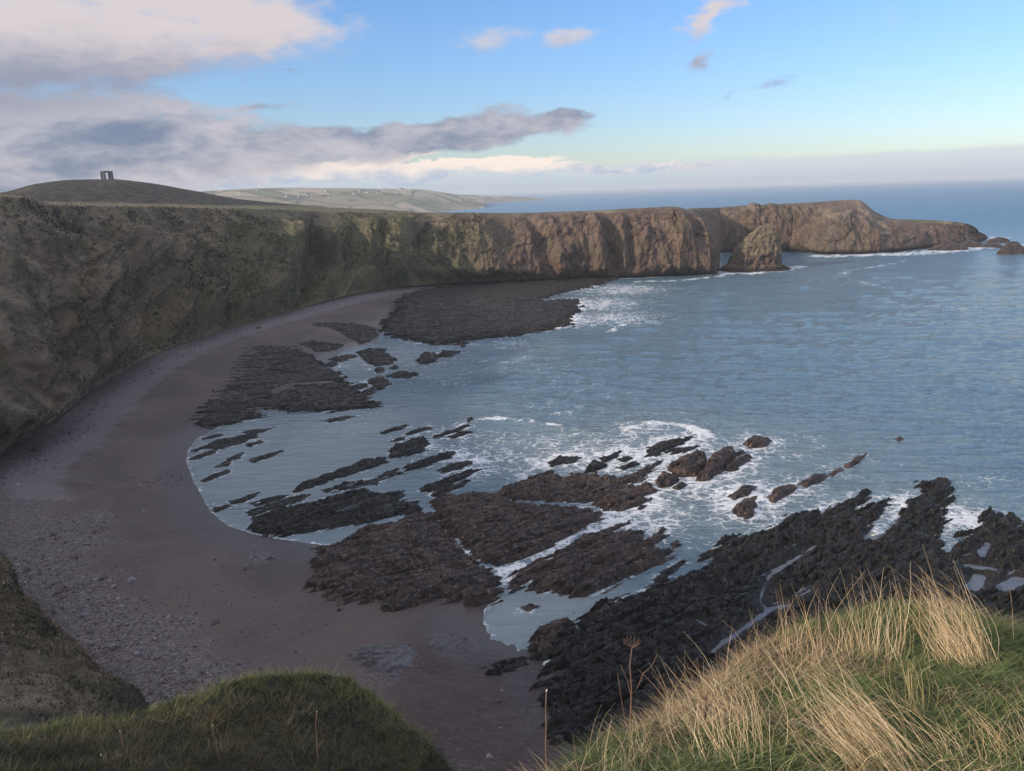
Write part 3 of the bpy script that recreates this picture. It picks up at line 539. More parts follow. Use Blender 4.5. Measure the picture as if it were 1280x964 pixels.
g1 = 'rocks awash between the far reef and the shelf'; l1 = 'small dark rock awash between the far black reef and the beach shelf'
for p in ([(446, 440), (460, 437), (483, 437), (480, 441), (496, 449), (490, 455), (470, 458), (457, 453)], [(410, 450), (440, 443), (446, 447), (425, 453)], [(409, 454), (418, 452), (425, 456), (414, 459)], [(467, 462), (479, 460), (481, 465), (470, 467)],
          [(483, 471), (500, 465), (512, 466), (497, 473)], [(460, 475), (478, 471), (489, 480), (475, 487), (462, 481)], [(438, 485), (457, 479), (461, 484), (445, 488)], [(452, 491), (467, 484), (469, 492), (455, 497)], [(459, 509), (475, 502), (477, 505), (463, 512)],
          [(502, 471), (520, 466), (524, 469), (508, 474)], [(487, 460), (496, 457), (498, 461), (490, 463)]):
    k1.append(reef(p, 0.9, l1, g1, ang=14, m=M_far, edge=0.9, rag=0.8, saw=0.2))
rank_labels(k1, gz(350, 490), 'small dark rock awash in the bay head, %s to the dark flat rock shelf')
reef([(521, 451), (530, 443), (545, 442), (547, 450), (535, 456), (525, 456)], 1.3, 'squat dark rock in the water off the far black reef', ang=14, m=M_far, edge=1.2)
reef([(546, 446), (555, 439), (575, 440), (562, 447)], 1.0, 'long low dark rock beside a squat one off the far black reef', ang=14, m=M_far, edge=1.0)
reef([(567, 431), (578, 428), (589, 430), (578, 435)], 0.9, 'lone flat dark rock just off the edge of the far black reef', ang=14, m=M_far, edge=1.0)
# thin ridges of the inner bay
g2 = 'thin rock ridges in the inner bay'; l2 = 'thin dark rock ridge awash in the shallow inner bay beside the sand'
for p in ([(257, 558), (275, 550), (300, 544), (321, 544), (323, 548), (300, 555), (280, 561), (262, 561)], [(251, 548), (275, 543), (282, 543), (274, 547), (253, 550)], [(239, 564), (270, 553), (273, 555), (242, 567)], [(236, 574), (255, 566), (271, 562), (269, 567), (245, 575)],
          [(271, 584), (290, 571), (304, 566), (301, 574), (285, 583)], [(251, 601), (265, 594), (285, 587), (288, 590), (275, 596), (258, 603)], [(310, 576), (335, 567), (353, 564), (342, 571), (318, 579)], [(287, 627), (310, 620), (323, 616), (313, 626), (292, 631)],
          [(310, 630), (335, 623), (361, 618), (351, 625), (325, 633)], [(304, 643), (330, 632), (365, 622), (386, 619), (376, 627), (340, 638), (315, 646)], [(363, 614), (385, 607), (394, 606), (371, 617)], [(400, 526), (430, 521), (447, 520), (432, 525), (412, 529)],
          [(266, 636), (285, 631), (289, 633), (270, 641)], [(300, 540), (330, 536), (345, 534), (332, 540), (310, 544)], [(306, 556), (325, 551), (330, 553), (312, 559)]):
    k2.append(reef(p, 0.42, l2, g2, ang=42, edge=0.6, rag=0.7, saw=0.12, blocks=0.4, lam=1.6))
rank_labels(k2, gz(415, 642), 'thin dark ridge awash in the inner bay, %s to the black rock bank')
reef([(371, 607), (400, 597), (440, 583), (465, 575), (483, 573), (481, 578), (455, 590), (420, 600), (385, 610)], 0.9, 'long straight dark rock ridge lying across the shallow inner bay', ang=46, edge=0.8, rag=0.7)
reef([(400, 613), (430, 604), (470, 597), (496, 586), (502, 592), (470, 605), (420, 615)], 0.35, 'broken line of weed covered stones in the shallows beside the long straight ridge', ang=44, edge=0.8, blocks=0.7, rag=1.3)
reef([(312, 661), (318, 648), (345, 640), (400, 625), (440, 614), (457, 611), (470, 617), (505, 614), (500, 625), (522, 628), (525, 641), (470, 651), (430, 658), (380, 667), (340, 673), (325, 669)], 0.75,
     'black weed covered rock bank edging the inner bay beside the tidal sand pool', ang=44, edge=1.0, cuts=[([(420, 640), (470, 622), (500, 610)], 0.7), ([(400, 652), (450, 641), (520, 622)], 0.5)], blocks=0.8)
# ridges in the surf of the middle bay
g3 = 'rock ridges in the surf'; l3 = 'thin dark rock ridge breaking the surf in the middle of the bay'
for p in ([(474, 541), (495, 535), (512, 531), (501, 537), (480, 543)], [(504, 543), (530, 535), (541, 535), (515, 544)], [(485, 552), (507, 546), (502, 551)], [(546, 589), (560, 582), (592, 576), (582, 584), (560, 591)], [(540, 546), (560, 540), (575, 535), (586, 532), (572, 540), (548, 548)],
          [(556, 547), (580, 540), (592, 540), (572, 548)], [(535, 619), (560, 610), (587, 601), (572, 612), (545, 621)], [(683, 578), (700, 572), (727, 572), (716, 580), (690, 583)], [(749, 574), (776, 564), (772, 572), (755, 579)], [(772, 575), (785, 571), (793, 574), (780, 578)],
          [(769, 586), (795, 577), (800, 581), (780, 588)], [(812, 560), (830, 553), (870, 547), (852, 556), (835, 564), (815, 572), (803, 574)], [(830, 565), (850, 560), (874, 558), (856, 566), (835, 569)], [(813, 581), (829, 575), (821, 583)]):
    k3.append(reef(p, 0.75, l3, g3, ang=40, edge=0.7, rag=0.7, blocks=0.5, saw=0.2))
rank_labels(k3, gz(640, 665), 'thin dark ridge in the surf, %s to the wedge shaped brown slab')
reef([(486, 563), (495, 557), (525, 548), (531, 551), (539, 555), (525, 566), (500, 573), (488, 572)], 1.1, 'short blocky black rock beyond the end of the long straight ridge', ang=44, edge=0.9)
reef([(503, 586), (515, 580), (545, 572), (566, 566), (569, 570), (540, 581), (520, 588), (508, 589)], 1.0, 'tapering black rock ridge with surf along its seaward side', ang=42, edge=0.9)
reef([(522, 613), (540, 605), (580, 592), (600, 587), (592, 593), (560, 609), (535, 617)], 1.0, 'pointed black ridge in the surf just above the wedge shaped brown slab', ang=40, edge=0.9)
reef([(582, 527), (590, 523), (593, 527), (586, 530)], 1.1, 'single small black rock hit by the breaking wave', ang=40, edge=0.6, rag=0.5, name='rock', cat='rock')
reef([(538, 632), (552, 621), (570, 621), (590, 618), (620, 620), (640, 629), (670, 634), (700, 635), (740, 639), (756, 648), (735, 662), (700, 680), (670, 696), (645, 707), (620, 711), (600, 702), (585, 690), (565, 665), (550, 650)], 1.4,
     'wedge shaped red brown rock slab between two channels of foam', ang=34, m=M_brown, edge=1.3, blocks=0.42, saw=0.6, lam=2.6)
reef([(390, 698), (400, 690), (425, 680), (450, 665), (480, 657), (520, 644), (545, 645), (552, 655), (575, 686), (590, 702), (615, 715), (627, 735), (622, 750), (600, 760), (585, 755), (545, 758), (525, 765), (510, 772), (490, 780), (465, 770), (440, 772), (422, 780), (405, 762), (380, 750), (390, 735), (396, 718)], 1.2,
     'large rough brown rock slab running off the sand with black weed on one end', ang=36, m=M_brown, edge=1.4, blocks=0.42, saw=0.6, lam=2.4, z0=0.85, rag=1.5)
reef([(634, 727), (660, 708), (700, 690), (740, 670), (760, 660), (787, 653), (772, 665), (740, 685), (700, 705), (665, 722), (656, 731), (640, 740)], 1.1, 'thin rock rib between a foaming channel and the twin ribbed slab', ang=36, m=M_brown, edge=0.9)
reef([(660, 739), (670, 725), (700, 703), (740, 682), (780, 668), (806, 664), (802, 680), (832, 658), (830, 672), (817, 688), (842, 691), (826, 705), (790, 720), (760, 736), (735, 748), (720, 746), (690, 741)], 1.5,
     'twin ribbed brown rock slab standing in the milky tidal pool', ang=37, m=M_brown, edge=1.1, blocks=0.4, saw=0.7, lam=3.0, cuts=[([(715, 735), (760, 712), (805, 685)], 0.35)])
reef([(615, 621), (640, 605), (660, 599), (690, 591), (705, 598), (715, 592), (740, 594), (770, 600), (790, 595), (811, 582), (817, 588), (800, 601), (780, 608), (815, 606), (819, 615), (800, 620), (816, 625), (800, 636), (770, 638), (750, 637), (740, 629), (700, 629), (660, 625), (640, 626)], 1.15,
     'jagged black rock reef in heavy foam beyond the wedge shaped slab', ang=36, m=M_brown, edge=1.1, blocks=0.7, cuts=[([(700, 606), (725, 600), (745, 604)], 0.4)])
reef([(732, 591), (740, 578), (758, 583), (745, 592)], 1.3, 'upright black rock at the back of the jagged reef in the foam', ang=36, edge=0.7)
ring = [([(836, 585), (845, 578), (868, 570), (885, 572), (884, 585), (870, 597), (850, 598), (838, 592)], 2.1, 'big humped dark rock second from the jagged reef in the surf'),
        ([(888, 577), (895, 568), (912, 560), (921, 572), (915, 580), (900, 590), (885, 600), (873, 601), (880, 590)], 2.3, 'tallest dark rock in the surf with a white patch of foam on its back'),
        ([(904, 586), (925, 573), (938, 572), (931, 581), (912, 590)], 1.3, 'slim dark rock leaning against the tallest rock in the surf'),
        ([(817, 601), (830, 594), (848, 600), (841, 609), (825, 610)], 1.6, 'rounded dark rock next to the seaward end of the jagged reef'),
        ([(839, 611), (852, 604), (859, 607), (850, 614)], 1.0, 'little dark rock in front of the rounded rock by the jagged reef'),
        ([(927, 554), (945, 548), (966, 551), (955, 558), (940, 561)], 1.4, 'outermost flat dark rock with a wave breaking behind it'),
        ([(917, 567), (928, 563), (933, 568), (922, 570)], 0.8, 'tiny dark rock between the tallest rock and the outermost flat rock'),
        ([(911, 622), (925, 612), (946, 608), (936, 618), (920, 625)], 1.2, 'pointed dark rock in open water above the lone rounded boulder'),
        ([(933, 624), (946, 620), (943, 627)], 0.6, 'tiny dark rock between the pointed rock and the lone rounded boulder'),
        ([(916, 637), (925, 630), (945, 632), (941, 645), (932, 649), (922, 644)], 1.7, 'lone rounded brown boulder in foam off the great weedy reef'),
        ([(959, 624), (970, 613), (990, 608), (996, 611), (985, 620), (968, 629)], 1.3, 'oblong dark rock at the landward end of a broken line of rocks'),
        ([(997, 606), (1015, 597), (1033, 593), (1030, 601), (1010, 610)], 1.2, 'oblong dark rock in the middle of a broken line of rocks'),
        ([(1034, 593), (1050, 585), (1054, 588), (1040, 595)], 0.5, 'low rock awash with foam in a broken line of rocks'),
        ([(1054, 583), (1070, 573), (1083, 568), (1076, 577), (1060, 585)], 1.0, 'dark rock at the seaward tip of a broken line of rocks'),
        ([(836, 681), (847, 676), (853, 682), (843, 686)], 0.8, 'small dark stone in the water off the point of the twin ribbed slab'),
        ([(653, 760), (662, 755), (673, 758), (661, 764)], 0.6, 'small weedy stone in the milky tidal pool'),
        ([(1119, 549), (1125, 546), (1129, 549), (1123, 552)], 0.8, 'tiny lone black rock far out in open water')]
for p, h, l in ring: reef(p, h, l, ang=38, m=M_brown, edge=0.9, rag=0.6, saw=0.25, blocks=0.5, name='rock', cat='rock', dens=1.2)
# the great weedy reef under the viewpoint
reef([(668, 812), (690, 785), (720, 778), (740, 765), (760, 755), (800, 740), (878, 713), (884, 695), (905, 675), (940, 665), (980, 655), (1010, 640), (1022, 641), (1015, 655), (1050, 632), (1082, 617), (1086, 625), (1070, 637), (1112, 625), (1110, 645), (1092, 662), (1096, 668), (1117, 646), (1135, 625), (1150, 620), (1147, 604), (1165, 602), (1178, 599),
      (1186, 610), (1192, 622), (1178, 640), (1184, 652), (1178, 668), (1182, 690), (1196, 670), (1212, 664), (1226, 660), (1214, 645), (1235, 639), (1262, 648), (1300, 656), (1400, 690), (1480, 790), (1380, 900), (1150, 960), (940, 990), (740, 985), (684, 950), (674, 930), (672, 860)], 1.05,
     'great black weed covered rock reef spreading below the grassy knoll', ang=34, m=M_weed, edge=1.3, blocks=0.8, saw=0.75, lam=3.2, rag=1.6, z0=0.35, dens=0.66,
     cuts=[([(1086, 675), (1100, 662), (1117, 646)], 1.6), ([(1020, 682), (985, 705), (962, 720), (953, 738)], 0.7), ([(953, 738), (950, 752), (962, 764)], 0.8), ([(966, 760), (935, 782), (905, 803), (890, 815)], 1.0), ([(958, 762), (985, 757)], 1.3), ([(1000, 745), (1012, 738)], .6), ([(870, 775), (885, 783)], .6), ([(1235, 680), (1226, 695)], 1.4), ([(1210, 708), (1240, 712)], 1.6), ([(1215, 735), (1225, 722)], 2.2), ([(1255, 735), (1275, 725)], 2.4), ([(862, 748), (898, 744)], 0.6)])
reef([(818, 724), (835, 712), (853, 701), (858, 703), (840, 717), (824, 728)], 0.5, 'thin dark rock ridge just off the edge of the great weedy reef', ang=34, edge=0.6, rag=0.5)
reef([(736, 768), (755, 757), (782, 752), (778, 761), (755, 770)], 0.9, 'rusty brown rock shelf sticking out of the great weedy reef into the pool', ang=34, m=M_brown, edge=0.7, rag=0.6)
reef([(664, 812), (670, 790), (690, 782), (715, 778), (705, 795), (690, 815), (672, 822)], 1.6, 'rounded brown boulder pile where the tidal pool meets the sand', ang=34, m=M_brown, edge=1.0, name='rock', cat='rock')
reef([(440, 836), (468, 819), (505, 817), (523, 829), (516, 848), (490, 863), (468, 856), (446, 843)], 0.7, 'pale grey rock slab on the sand beside the mossy spur', ang=20, m=M_pale, edge=0.8, blocks=0.3, saw=0.2, lam=1.2, name='rock_slab', cat='rock', z0=1.0, rag=0.6)
reef([(532, 818), (545, 808), (560, 806), (556, 816), (540, 824)], 0.45, 'small grey stone pile on the sand beside the tidal pool', ang=20, m=M_pale, edge=0.6, blocks=0.5, z0=1.0, name='rock', cat='rock')
reef([(600, 845), (620, 832), (655, 820), (660, 832), (640, 848), (615, 856)], 0.6, 'low weedy rock patch on the sand beside the great weedy reef', ang=28, m=M_weed, edge=0.8, blocks=0.7, z0=1.0)

# ------------------------------------------------------------------ sea stack and skerries (closed, lathe-like rock bodies)
def crag(sections, label, name='sea_stack', cat='sea stack', nseg=120, rough=1.0, depth=0.7, m=None, D=None):
    """sections: (height, left, right) offsets in metres about the foot, bottom to top"""
    S = np.array(sections, float); zz = np.linspace(S[0, 0], S[-1, 0], 70)
    l = np.interp(zz, S[:, 0], S[:, 1]); r = np.interp(zz, S[:, 0], S[:, 2]); a = np.linspace(0, 2*math.pi, nseg, endpoint=False)
    cx, hw = (l+r)/2, (r-l)/2
    Xc = cx[:, None]+hw[:, None]*np.sign(np.cos(a))*np.abs(np.cos(a))**0.8; Yc = depth*hw[:, None]*np.sign(np.sin(a))*np.abs(np.sin(a))**0.8; Zc = np.repeat(zz[:, None], nseg, 1)
    cf = cells(np.broadcast_to(a*hw.max()/3.2, Xc.shape), Zc/4.0+0.3*fbm(Xc/4, Zc/4, 1.1, 2), 61)
    d = rough*(1.8*fbm(Xc/7, Yc/7, Zc/12, 4, True)+1.2*fbm(Xc/2.4, Yc/2.4, Zc/3.5, 3)+1.7*(cf[2][..., 0]-0.5)-0.7*np.exp(-cf[1]/0.09)); sc_ = np.minimum(1, hw[:, None]/6)
    Xc = Xc+np.cos(a)*d*sc_; Yc = Yc+np.sin(a)*d*sc_
    Zc = Zc+0.5*rough*fbm(Xc/3, Yc/3, 5.5, 3)*smooth(Zc, S[0, 0]+1, S[0, 0]+3)
    V0 = np.stack([Xc, Yc, Zc], -1).reshape(-1, 3); nr_ = len(zz)
    i = np.arange(nr_*nseg).reshape(nr_, nseg); j = np.roll(i, -1, 1)
    qd_ = np.stack([i[:-1], j[:-1], j[1:], i[1:]], -1).reshape(-1, 4)
    top = len(V0); V0 = np.vstack([V0, [[cx[-1], 0, zz[-1]+0.6*rough]]]); tr = np.stack([i[-1], j[-1], np.full(nseg, top)], -1)
    at_ = {'pale': 0.75*smooth(V0[:, 2], 3, 12), 'shade_dark': np.zeros(len(V0)), 'rocky': 0.85-0.45*smooth(V0[:, 2], 4, 14), 'green': np.full(len(V0), 0.3), 'low': np.clip(1-(V0[:, 2])/6.0, 0, 1)}
    return mesh(name, V0, qd_, tr, smooth_=False, attrs=at_, mats=[m or M_land])
sp_ = gz(948, 339); s_px = np.hypot(*sp_)/F/0.96
def sect(px0, lst, k): return [((px0[1]-y)*k, (a-px0[0])*k, (b-px0[0])*k) for y, a, b in lst]
obj('sea_stack', crag(sect((948, 338), [(342, 905, 994), (338, 909, 989), (335, 915, 980), (331, 922, 975), (322, 926, 975), (312, 932, 975), (304, 939, 974), (297, 946, 971), (291, 953, 967), (287, 958, 963)], s_px), '', rough=1.2), label='pointed sea stack standing off the headland cliff', cat='sea stack', loc=(sp_[0], sp_[1]+12, 0))
for (x, y, w, h, l) in ((1265, 317, 16, 12, 'dark pointed skerry standing apart off the headland tip'), (1248, 303, 13, 5, 'low dark skerry behind the pointed one in white water'), (1238, 309, 16, 4, 'flat skerry awash next to the headland tip'), (1185, 312, 22, 8, 'sloping rock ledge in foam at the foot of the headland end'), (1212, 308, 16, 6, 'rock ledge under the very tip of the headland')):
    c = gz(x, y); k = np.hypot(*c)/F
    obj('skerry', crag([(-3, -w*k, w*k), (0, -w*k*0.9, w*k*0.9), (h*k*0.5, -w*k*0.62, w*k*0.66), (h*k, -w*k*0.2, w*k*0.25)], '', 'skerry', nseg=60, rough=0.7, depth=0.6, m=M_brown), label=l, cat='skerry', loc=(c[0], c[1], 0))

# ------------------------------------------------------------------ the sea
na, nr = 640, 500
th = np.radians(np.linspace(-44, 46, na)); dep = np.linspace(math.atan(60/70), math.atan(60/1500), nr)
rr = 60/np.tan(dep); R_, A_ = np.meshgrid(rr, th, indexing='ij'); wx, wy = (R_*np.sin(A_)).ravel(), (R_*np.cos(A_)).ravel(); PW = np.stack([wx, wy], 1)
sd = sdist(PW, sea_poly)
dr = np.full(len(PW), 1e9); din = np.zeros(len(PW))
for poly in REEFS:
    c = poly.mean(0); rad = np.hypot(*(poly-c).T).max(); sel = np.hypot(PW[:, 0]-c[0], PW[:, 1]-c[1]) < rad+45
    if sel.any(): sv_ = sdist(PW[sel], poly); dr[sel] = np.minimum(dr[sel], np.maximum(-sv_, 0)); din[sel] = np.maximum(din[sel], sv_)
cliffd = seg_dist(PW, rows[0][q > 700][:, :2][::8], closed=False)
inner = np.zeros(len(PW))
for x, y, r in ((330, 590, 45), (400, 560, 38), (300, 560, 40), (640, 775, 16), (700, 760, 14), (430, 540, 35), (470, 690, 14), (440, 450, 40)): inner = np.maximum(inner, np.exp(-((PW-gz(x, y))**2).sum(1)/r**2))
calm = np.clip(np.maximum(inner, 1-sd/12), 0, 1)
foam = np.zeros(len(PW))
def at_px(lst):
    w = np.zeros(len(PW))
    for x, y, r, a in lst: w = np.maximum(w, a*np.exp(-(((PW-gz(x, y))/r)**2).sum(1)))
    return w
expo = at_px([(640, 570, 22, 1), (700, 560, 26, 1), (760, 560, 26, 1), (820, 545, 26, 1), (880, 590, 26, 1), (900, 620, 22, 1), (820, 640, 16, 1), (770, 650, 12, 1), (600, 560, 22, .9), (560, 545, 20, .7), (690, 690, 10, .9), (640, 715, 5, 1), (1000, 620, 20, .75), (1150, 640, 16, .9), (1200, 650, 12, 1), (950, 560, 26, .8), (740, 380, 40, 1.35), (765, 398, 34, 1.25), (715, 402, 26, 1.3), (775, 362, 40, 1.3), (640, 430, 20, .8), (560, 440, 18, .6), (430, 460, 20, .6), (440, 480, 16, .6), (1100, 640, 12, .6)])
foam = np.maximum(foam, np.exp(-dr/9.0)*expo*0.95)
foam = np.maximum(foam, np.clip(expo, 0, 1.3)*0.52)
foam = np.maximum(foam, 0.34*at_px([(560, 470, 34, 1), (640, 455, 40, 1), (700, 480, 36, .9), (700, 510, 30, 1), (770, 500, 34, .9), (850, 510, 30, .7), (450, 525, 24, .8), (990, 560, 26, .9), (1060, 600, 22, 1), (1150, 590, 20, .8), (900, 660, 16, 1), (1250, 610, 22, .9), (520, 455, 30, 1), (1180, 380, 70, .8), (1080, 350, 70, .9), (820, 370, 50, .9)]))
foam = np.maximum(foam, 0.9*np.exp(-cliffd/6.0)*(PW[:, 1] > 480))
foam = np.maximum(foam, np.exp(-dr/1.8)*0.5)
foam = np.maximum(foam, 0.58*np.exp(-np.abs(sd)/1.5))
BR = [([(588, 527), (620, 524), (660, 528), (700, 533)], 1.8, 1.2), ([(785, 540), (815, 530), (850, 534), (885, 545)], 2.6, 1.4), ([(663, 487), (683, 488)], 1.2, .8), ([(698, 502), (727, 509)], 1.2, .75), ([(762, 416), (780, 406), (800, 405)], 3, .9), ([(765, 394), (785, 388), (792, 378)], 3, .8), ([(1046, 345), (1060, 338), (1100, 333), (1135, 325)], 5, .8), ([(1046, 345), (1075, 352), (1115, 361)], 4, .75),
      ([(1165, 381), (1205, 386)], 5, .7), ([(1150, 390), (1250, 388)], 4, .5), ([(905, 319), (985, 318)], 5, .8), ([(1030, 320), (1080, 319), (1150, 317), (1190, 313), (1235, 309), (1290, 305)], 14, 1.7), ([(1228, 300), (1245, 297)], 16, 1.7), ([(908, 341), (940, 342), (985, 337), (1003, 333)], 7, 1.5), ([(905, 343), (912, 332)], 7, 1.4), ([(800, 352), (850, 351), (900, 345)], 5, 1.2), ([(500, 427), (545, 436), (600, 428), (640, 424), (700, 412), (722, 392)], 3, .75),
      ([(590, 445), (610, 458), (660, 463), (715, 468)], 2.2, .6), ([(620, 446), (640, 455), (665, 452)], 2, .55), ([(605, 765), (612, 800), (640, 813), (662, 817)], .5, .7), ([(606, 712), (640, 712), (700, 685), (745, 660)], 1.2, .95), ([(660, 730), (700, 700), (760, 675)], .8, .8), ([(612, 640), (680, 640), (740, 645)], 1.0, .7), ([(930, 545), (970, 548), (1000, 553)], 2, .55), ([(1255, 600), (1280, 605)], 3, .6), ([(1185, 680), (1190, 660), (1210, 650)], 2.2, .9), ([(1090, 672), (1130, 632)], 1.4, .8), ([(268, 580), (280, 577), (292, 578)], 1.2, .6)]
crest = np.zeros(len(PW)); bn = 0.62+0.75*fbm(PW[:, 0]/7, PW[:, 1]/5, 3.7, 4)
for pl, wd, a in BR:
    d = seg_dist(PW, wpoly(pl), closed=False); d = d+wd*0.9*fbm(PW[:, 0]/4, PW[:, 1]/4, 1.9, 3); foam = np.maximum(foam, np.clip(bn, .25, 1)*a*np.exp(-(d/wd)**2)); crest = np.maximum(crest, a*np.exp(-(d/(wd*1.4))**2)*(wd < 3.5)*(wd > 1.1))
foam *= 1-0.85*smooth(din, 1.0, 3.0); calm = np.maximum(calm, smooth(din, 0.5, 2.5))
amp = np.clip(sd/60, 0.10, 1)*(1-0.75*inner)*np.clip((dr+3)/18, 0.35, 1)
c10, s10 = math.cos(math.radians(-9)), math.sin(math.radians(-9))
a_, b_ = wx*c10+wy*s10, -wx*s10+wy*c10
z = amp*(0.70*fbm(a_/60, b_/15, 0.2, 2)+0.55*fbm(a_/24, b_/5.0, 6.1, 3)+0.34*fbm(a_/8, b_/2.1, 2.4, 2)*np.clip(1.4-R_.ravel()/600, 0, 1))+0.45*crest*smooth(sd, 1, 8)
Vw = np.column_stack([PW, z]); keepw = (sd > -8)
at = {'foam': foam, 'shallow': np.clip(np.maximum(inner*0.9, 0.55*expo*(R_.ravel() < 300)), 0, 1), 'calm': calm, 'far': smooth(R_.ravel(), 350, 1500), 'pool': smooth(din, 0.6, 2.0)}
qd = grid_quads(nr, na, keepw.reshape(nr, na)); Vw, qd, at = compact(Vw, qd, at)
# the open sea round the surveyed bay, out to the horizon
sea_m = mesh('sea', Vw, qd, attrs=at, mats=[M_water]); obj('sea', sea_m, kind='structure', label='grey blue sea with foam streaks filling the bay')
r1 = 60/math.tan(dep[-1])
def fan(angs, radii, z=0.0):
    A2, R2 = np.meshgrid(np.radians(angs), radii); V_ = np.column_stack([(R2*np.sin(A2)).ravel(), (R2*np.cos(A2)).ravel(), np.full(A2.size, z)])
    return V_, grid_quads(len(radii), len(angs))
Vo, qo = fan(np.linspace(-60, 120, 181), [r1, 1900, 2600, 4000, 7000, 14000, 30000])
Vs, qs = fan(np.linspace(46, 120, 60), [75, 150, 300, 600, 1000, r1]); qs = qs+len(Vo); Vo = np.vstack([Vo, Vs])
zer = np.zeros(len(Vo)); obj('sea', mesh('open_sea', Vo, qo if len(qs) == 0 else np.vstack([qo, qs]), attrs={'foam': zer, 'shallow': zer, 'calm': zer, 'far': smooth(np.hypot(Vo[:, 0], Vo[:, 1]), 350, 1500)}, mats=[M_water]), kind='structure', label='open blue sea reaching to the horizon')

# ------------------------------------------------------------------ hills inland, far coast
def ridge(name, pts, front, back, zf, zbk, mt, label, amp=2.0, sc_=60, n=240, kind='structure'):
    """pts: (x, y, D) crest survey; front / back: how far the foot lies before and behind"""
    C = np.array([gd(*p) for p in pts]); par_ = np.array([p[0] for p in pts], float); qq = np.linspace(par_[0], par_[-1], n); C = catmull(C, par_, qq)
    u = C[:, :2]/np.linalg.norm(C[:, :2], axis=1)[:, None]; rowsr = []
    tt_ = np.concatenate([np.linspace(-1, 0, 40, endpoint=False), np.linspace(0, 1, 20)])
    for t in tt_:
        k = -front*abs(t) if t < 0 else back*t; zt = zf if t < 0 else zbk
        w = (1-math.cos(math.pi*(1-abs(t))))/2
        rowsr.append(np.column_stack([C[:, :2]+u*k, zt+(C[:, 2]-zt)*w]))
    V_ = np.array(rowsr); V_[..., 2] += amp*fbm(V_[..., 0]/sc_, V_[..., 1]/sc_, 1.3, 5)*(1-0.55*np.exp(-(tt_/0.15)**2))[:, None]
    obj(name, mesh(name, V_.reshape(-1, 3), grid_quads(len(tt_), n), mats=[mt]), kind=kind, label=label); return V_
ridge('hill', [(-300, 262, 640), (-150, 252, 680), (-60, 246, 700), (0, 241, 710), (50, 229, 720), (90, 225, 725), (135, 224, 730), (180, 228, 735), (240, 238, 745), (300, 249, 760), (360, 255, 785), (440, 263, 820), (500, 268, 860)], 230, 260, 44, 30, M_hill, 'dark heather hill with a memorial on its top', 1.2, 40)
ridge('far_hill', [(120, 246, 2600), (220, 241, 2700), (290, 237, 2800), (340, 235, 2900), (400, 235, 3000), (470, 236, 3100), (520, 236.5, 3250), (550, 240, 3400), (580, 244.5, 3600), (605, 247.5, 3700)], 900, 900, -4, -4, M_farland, 'hazy farmland hill across the water beyond the headland', 2, 200)
ridge('far_hill', [(330, 249, 3600), (400, 246, 3900), (480, 244, 4200), (560, 243, 4600), (620, 245, 5000), (655, 246.3, 5300), (690, 249.5, 5500)], 600, 500, -4, -4, M_farland, 'low hazy promontory running out to sea', 1.5, 300)
ridge('far_hill', [(-200, 262, 1350), (100, 255, 1400), (280, 250, 1400), (360, 256, 1400), (430, 260, 1450), (500, 264, 1500), (540, 267, 1550)], 400, 300, -3, 0, M_farland, 'misty lower slope behind the heather hill', 2, 120)

# war memorial: ring of piers under a broken lintel ring, on a stepped base
def box(V, Q, c, s, rz=0.0):
    b = len(V); ca, sa = math.cos(rz), math.sin(rz)
    for dx in (-1, 1):
        for dy in (-1, 1):
            for dz in (-1, 1): x, y = dx*s[0]/2, dy*s[1]/2; V.append((c[0]+x*ca-y*sa, c[1]+x*sa+y*ca, c[2]+dz*s[2]/2))
    Q += [[b+i for i in f] for f in ((0, 1, 3, 2), (4, 6, 7, 5), (0, 4, 5, 1), (2, 3, 7, 6), (0, 2, 6, 4), (1, 5, 7, 3))]
M_mem = plain('dark_memorial_stone', (0.075, 0.07, 0.065), 0.85)
mp = gd(134.5, 224.5, 728); mem = obj('memorial', None, label='dark ring of stone columns on the heather hilltop', cat='memorial', loc=(mp[0], mp[1], mp[2]-1.6))
V_, Q_ = [], []; n8 = 24
def ngon_prism(r, z0_, z1_, n=8):
    a = np.linspace(0, 2*math.pi, n, endpoint=False); V1 = np.column_stack([r*np.cos(a), r*np.sin(a)])
    Vv_ = np.vstack([np.column_stack([V1, np.full(n, z0_)]), np.column_stack([V1, np.full(n, z1_)]), [[0, 0, z1_]]])
    return Vv_, [[i, (i+1) % n, n+(i+1) % n, n+i] for i in range(n)], [[n+i, n+(i+1) % n, 2*n] for i in range(n)]
for rr_, a0, a1, nm in ((7.2, -1.5, 0.7, 'base'), (5.8, 0.7, 1.5, 'plinth')):
    v, qf, tf = ngon_prism(rr_, a0, a1, 12); obj(nm, mesh(nm, v, qf, tf, False, mats=[M_mem]), parent=mem)
for i in range(6):
    a = math.radians(90+60*i); V_, Q_ = [], []; box(V_, Q_, (3.9*math.cos(a), 3.9*math.sin(a), 4.3), (1.35, 1.35, 5.6), a); box(V_, Q_, (3.9*math.cos(a), 3.9*math.sin(a), 7.25), (1.7, 1.7, 0.3), a)
    obj('column', mesh('column', V_, Q_, smooth_=False, mats=[M_mem]), parent=mem)
    a2 = math.radians(120+60*i); V_, Q_ = [], []
    if i != 4:
        box(V_, Q_, (3.38*math.cos(a2), 3.38*math.sin(a2), 7.9), (1.2, 4.4, 0.95), a2); obj('lintel', mesh('lintel', V_, Q_, smooth_=False, mats=[M_mem]), parent=mem)
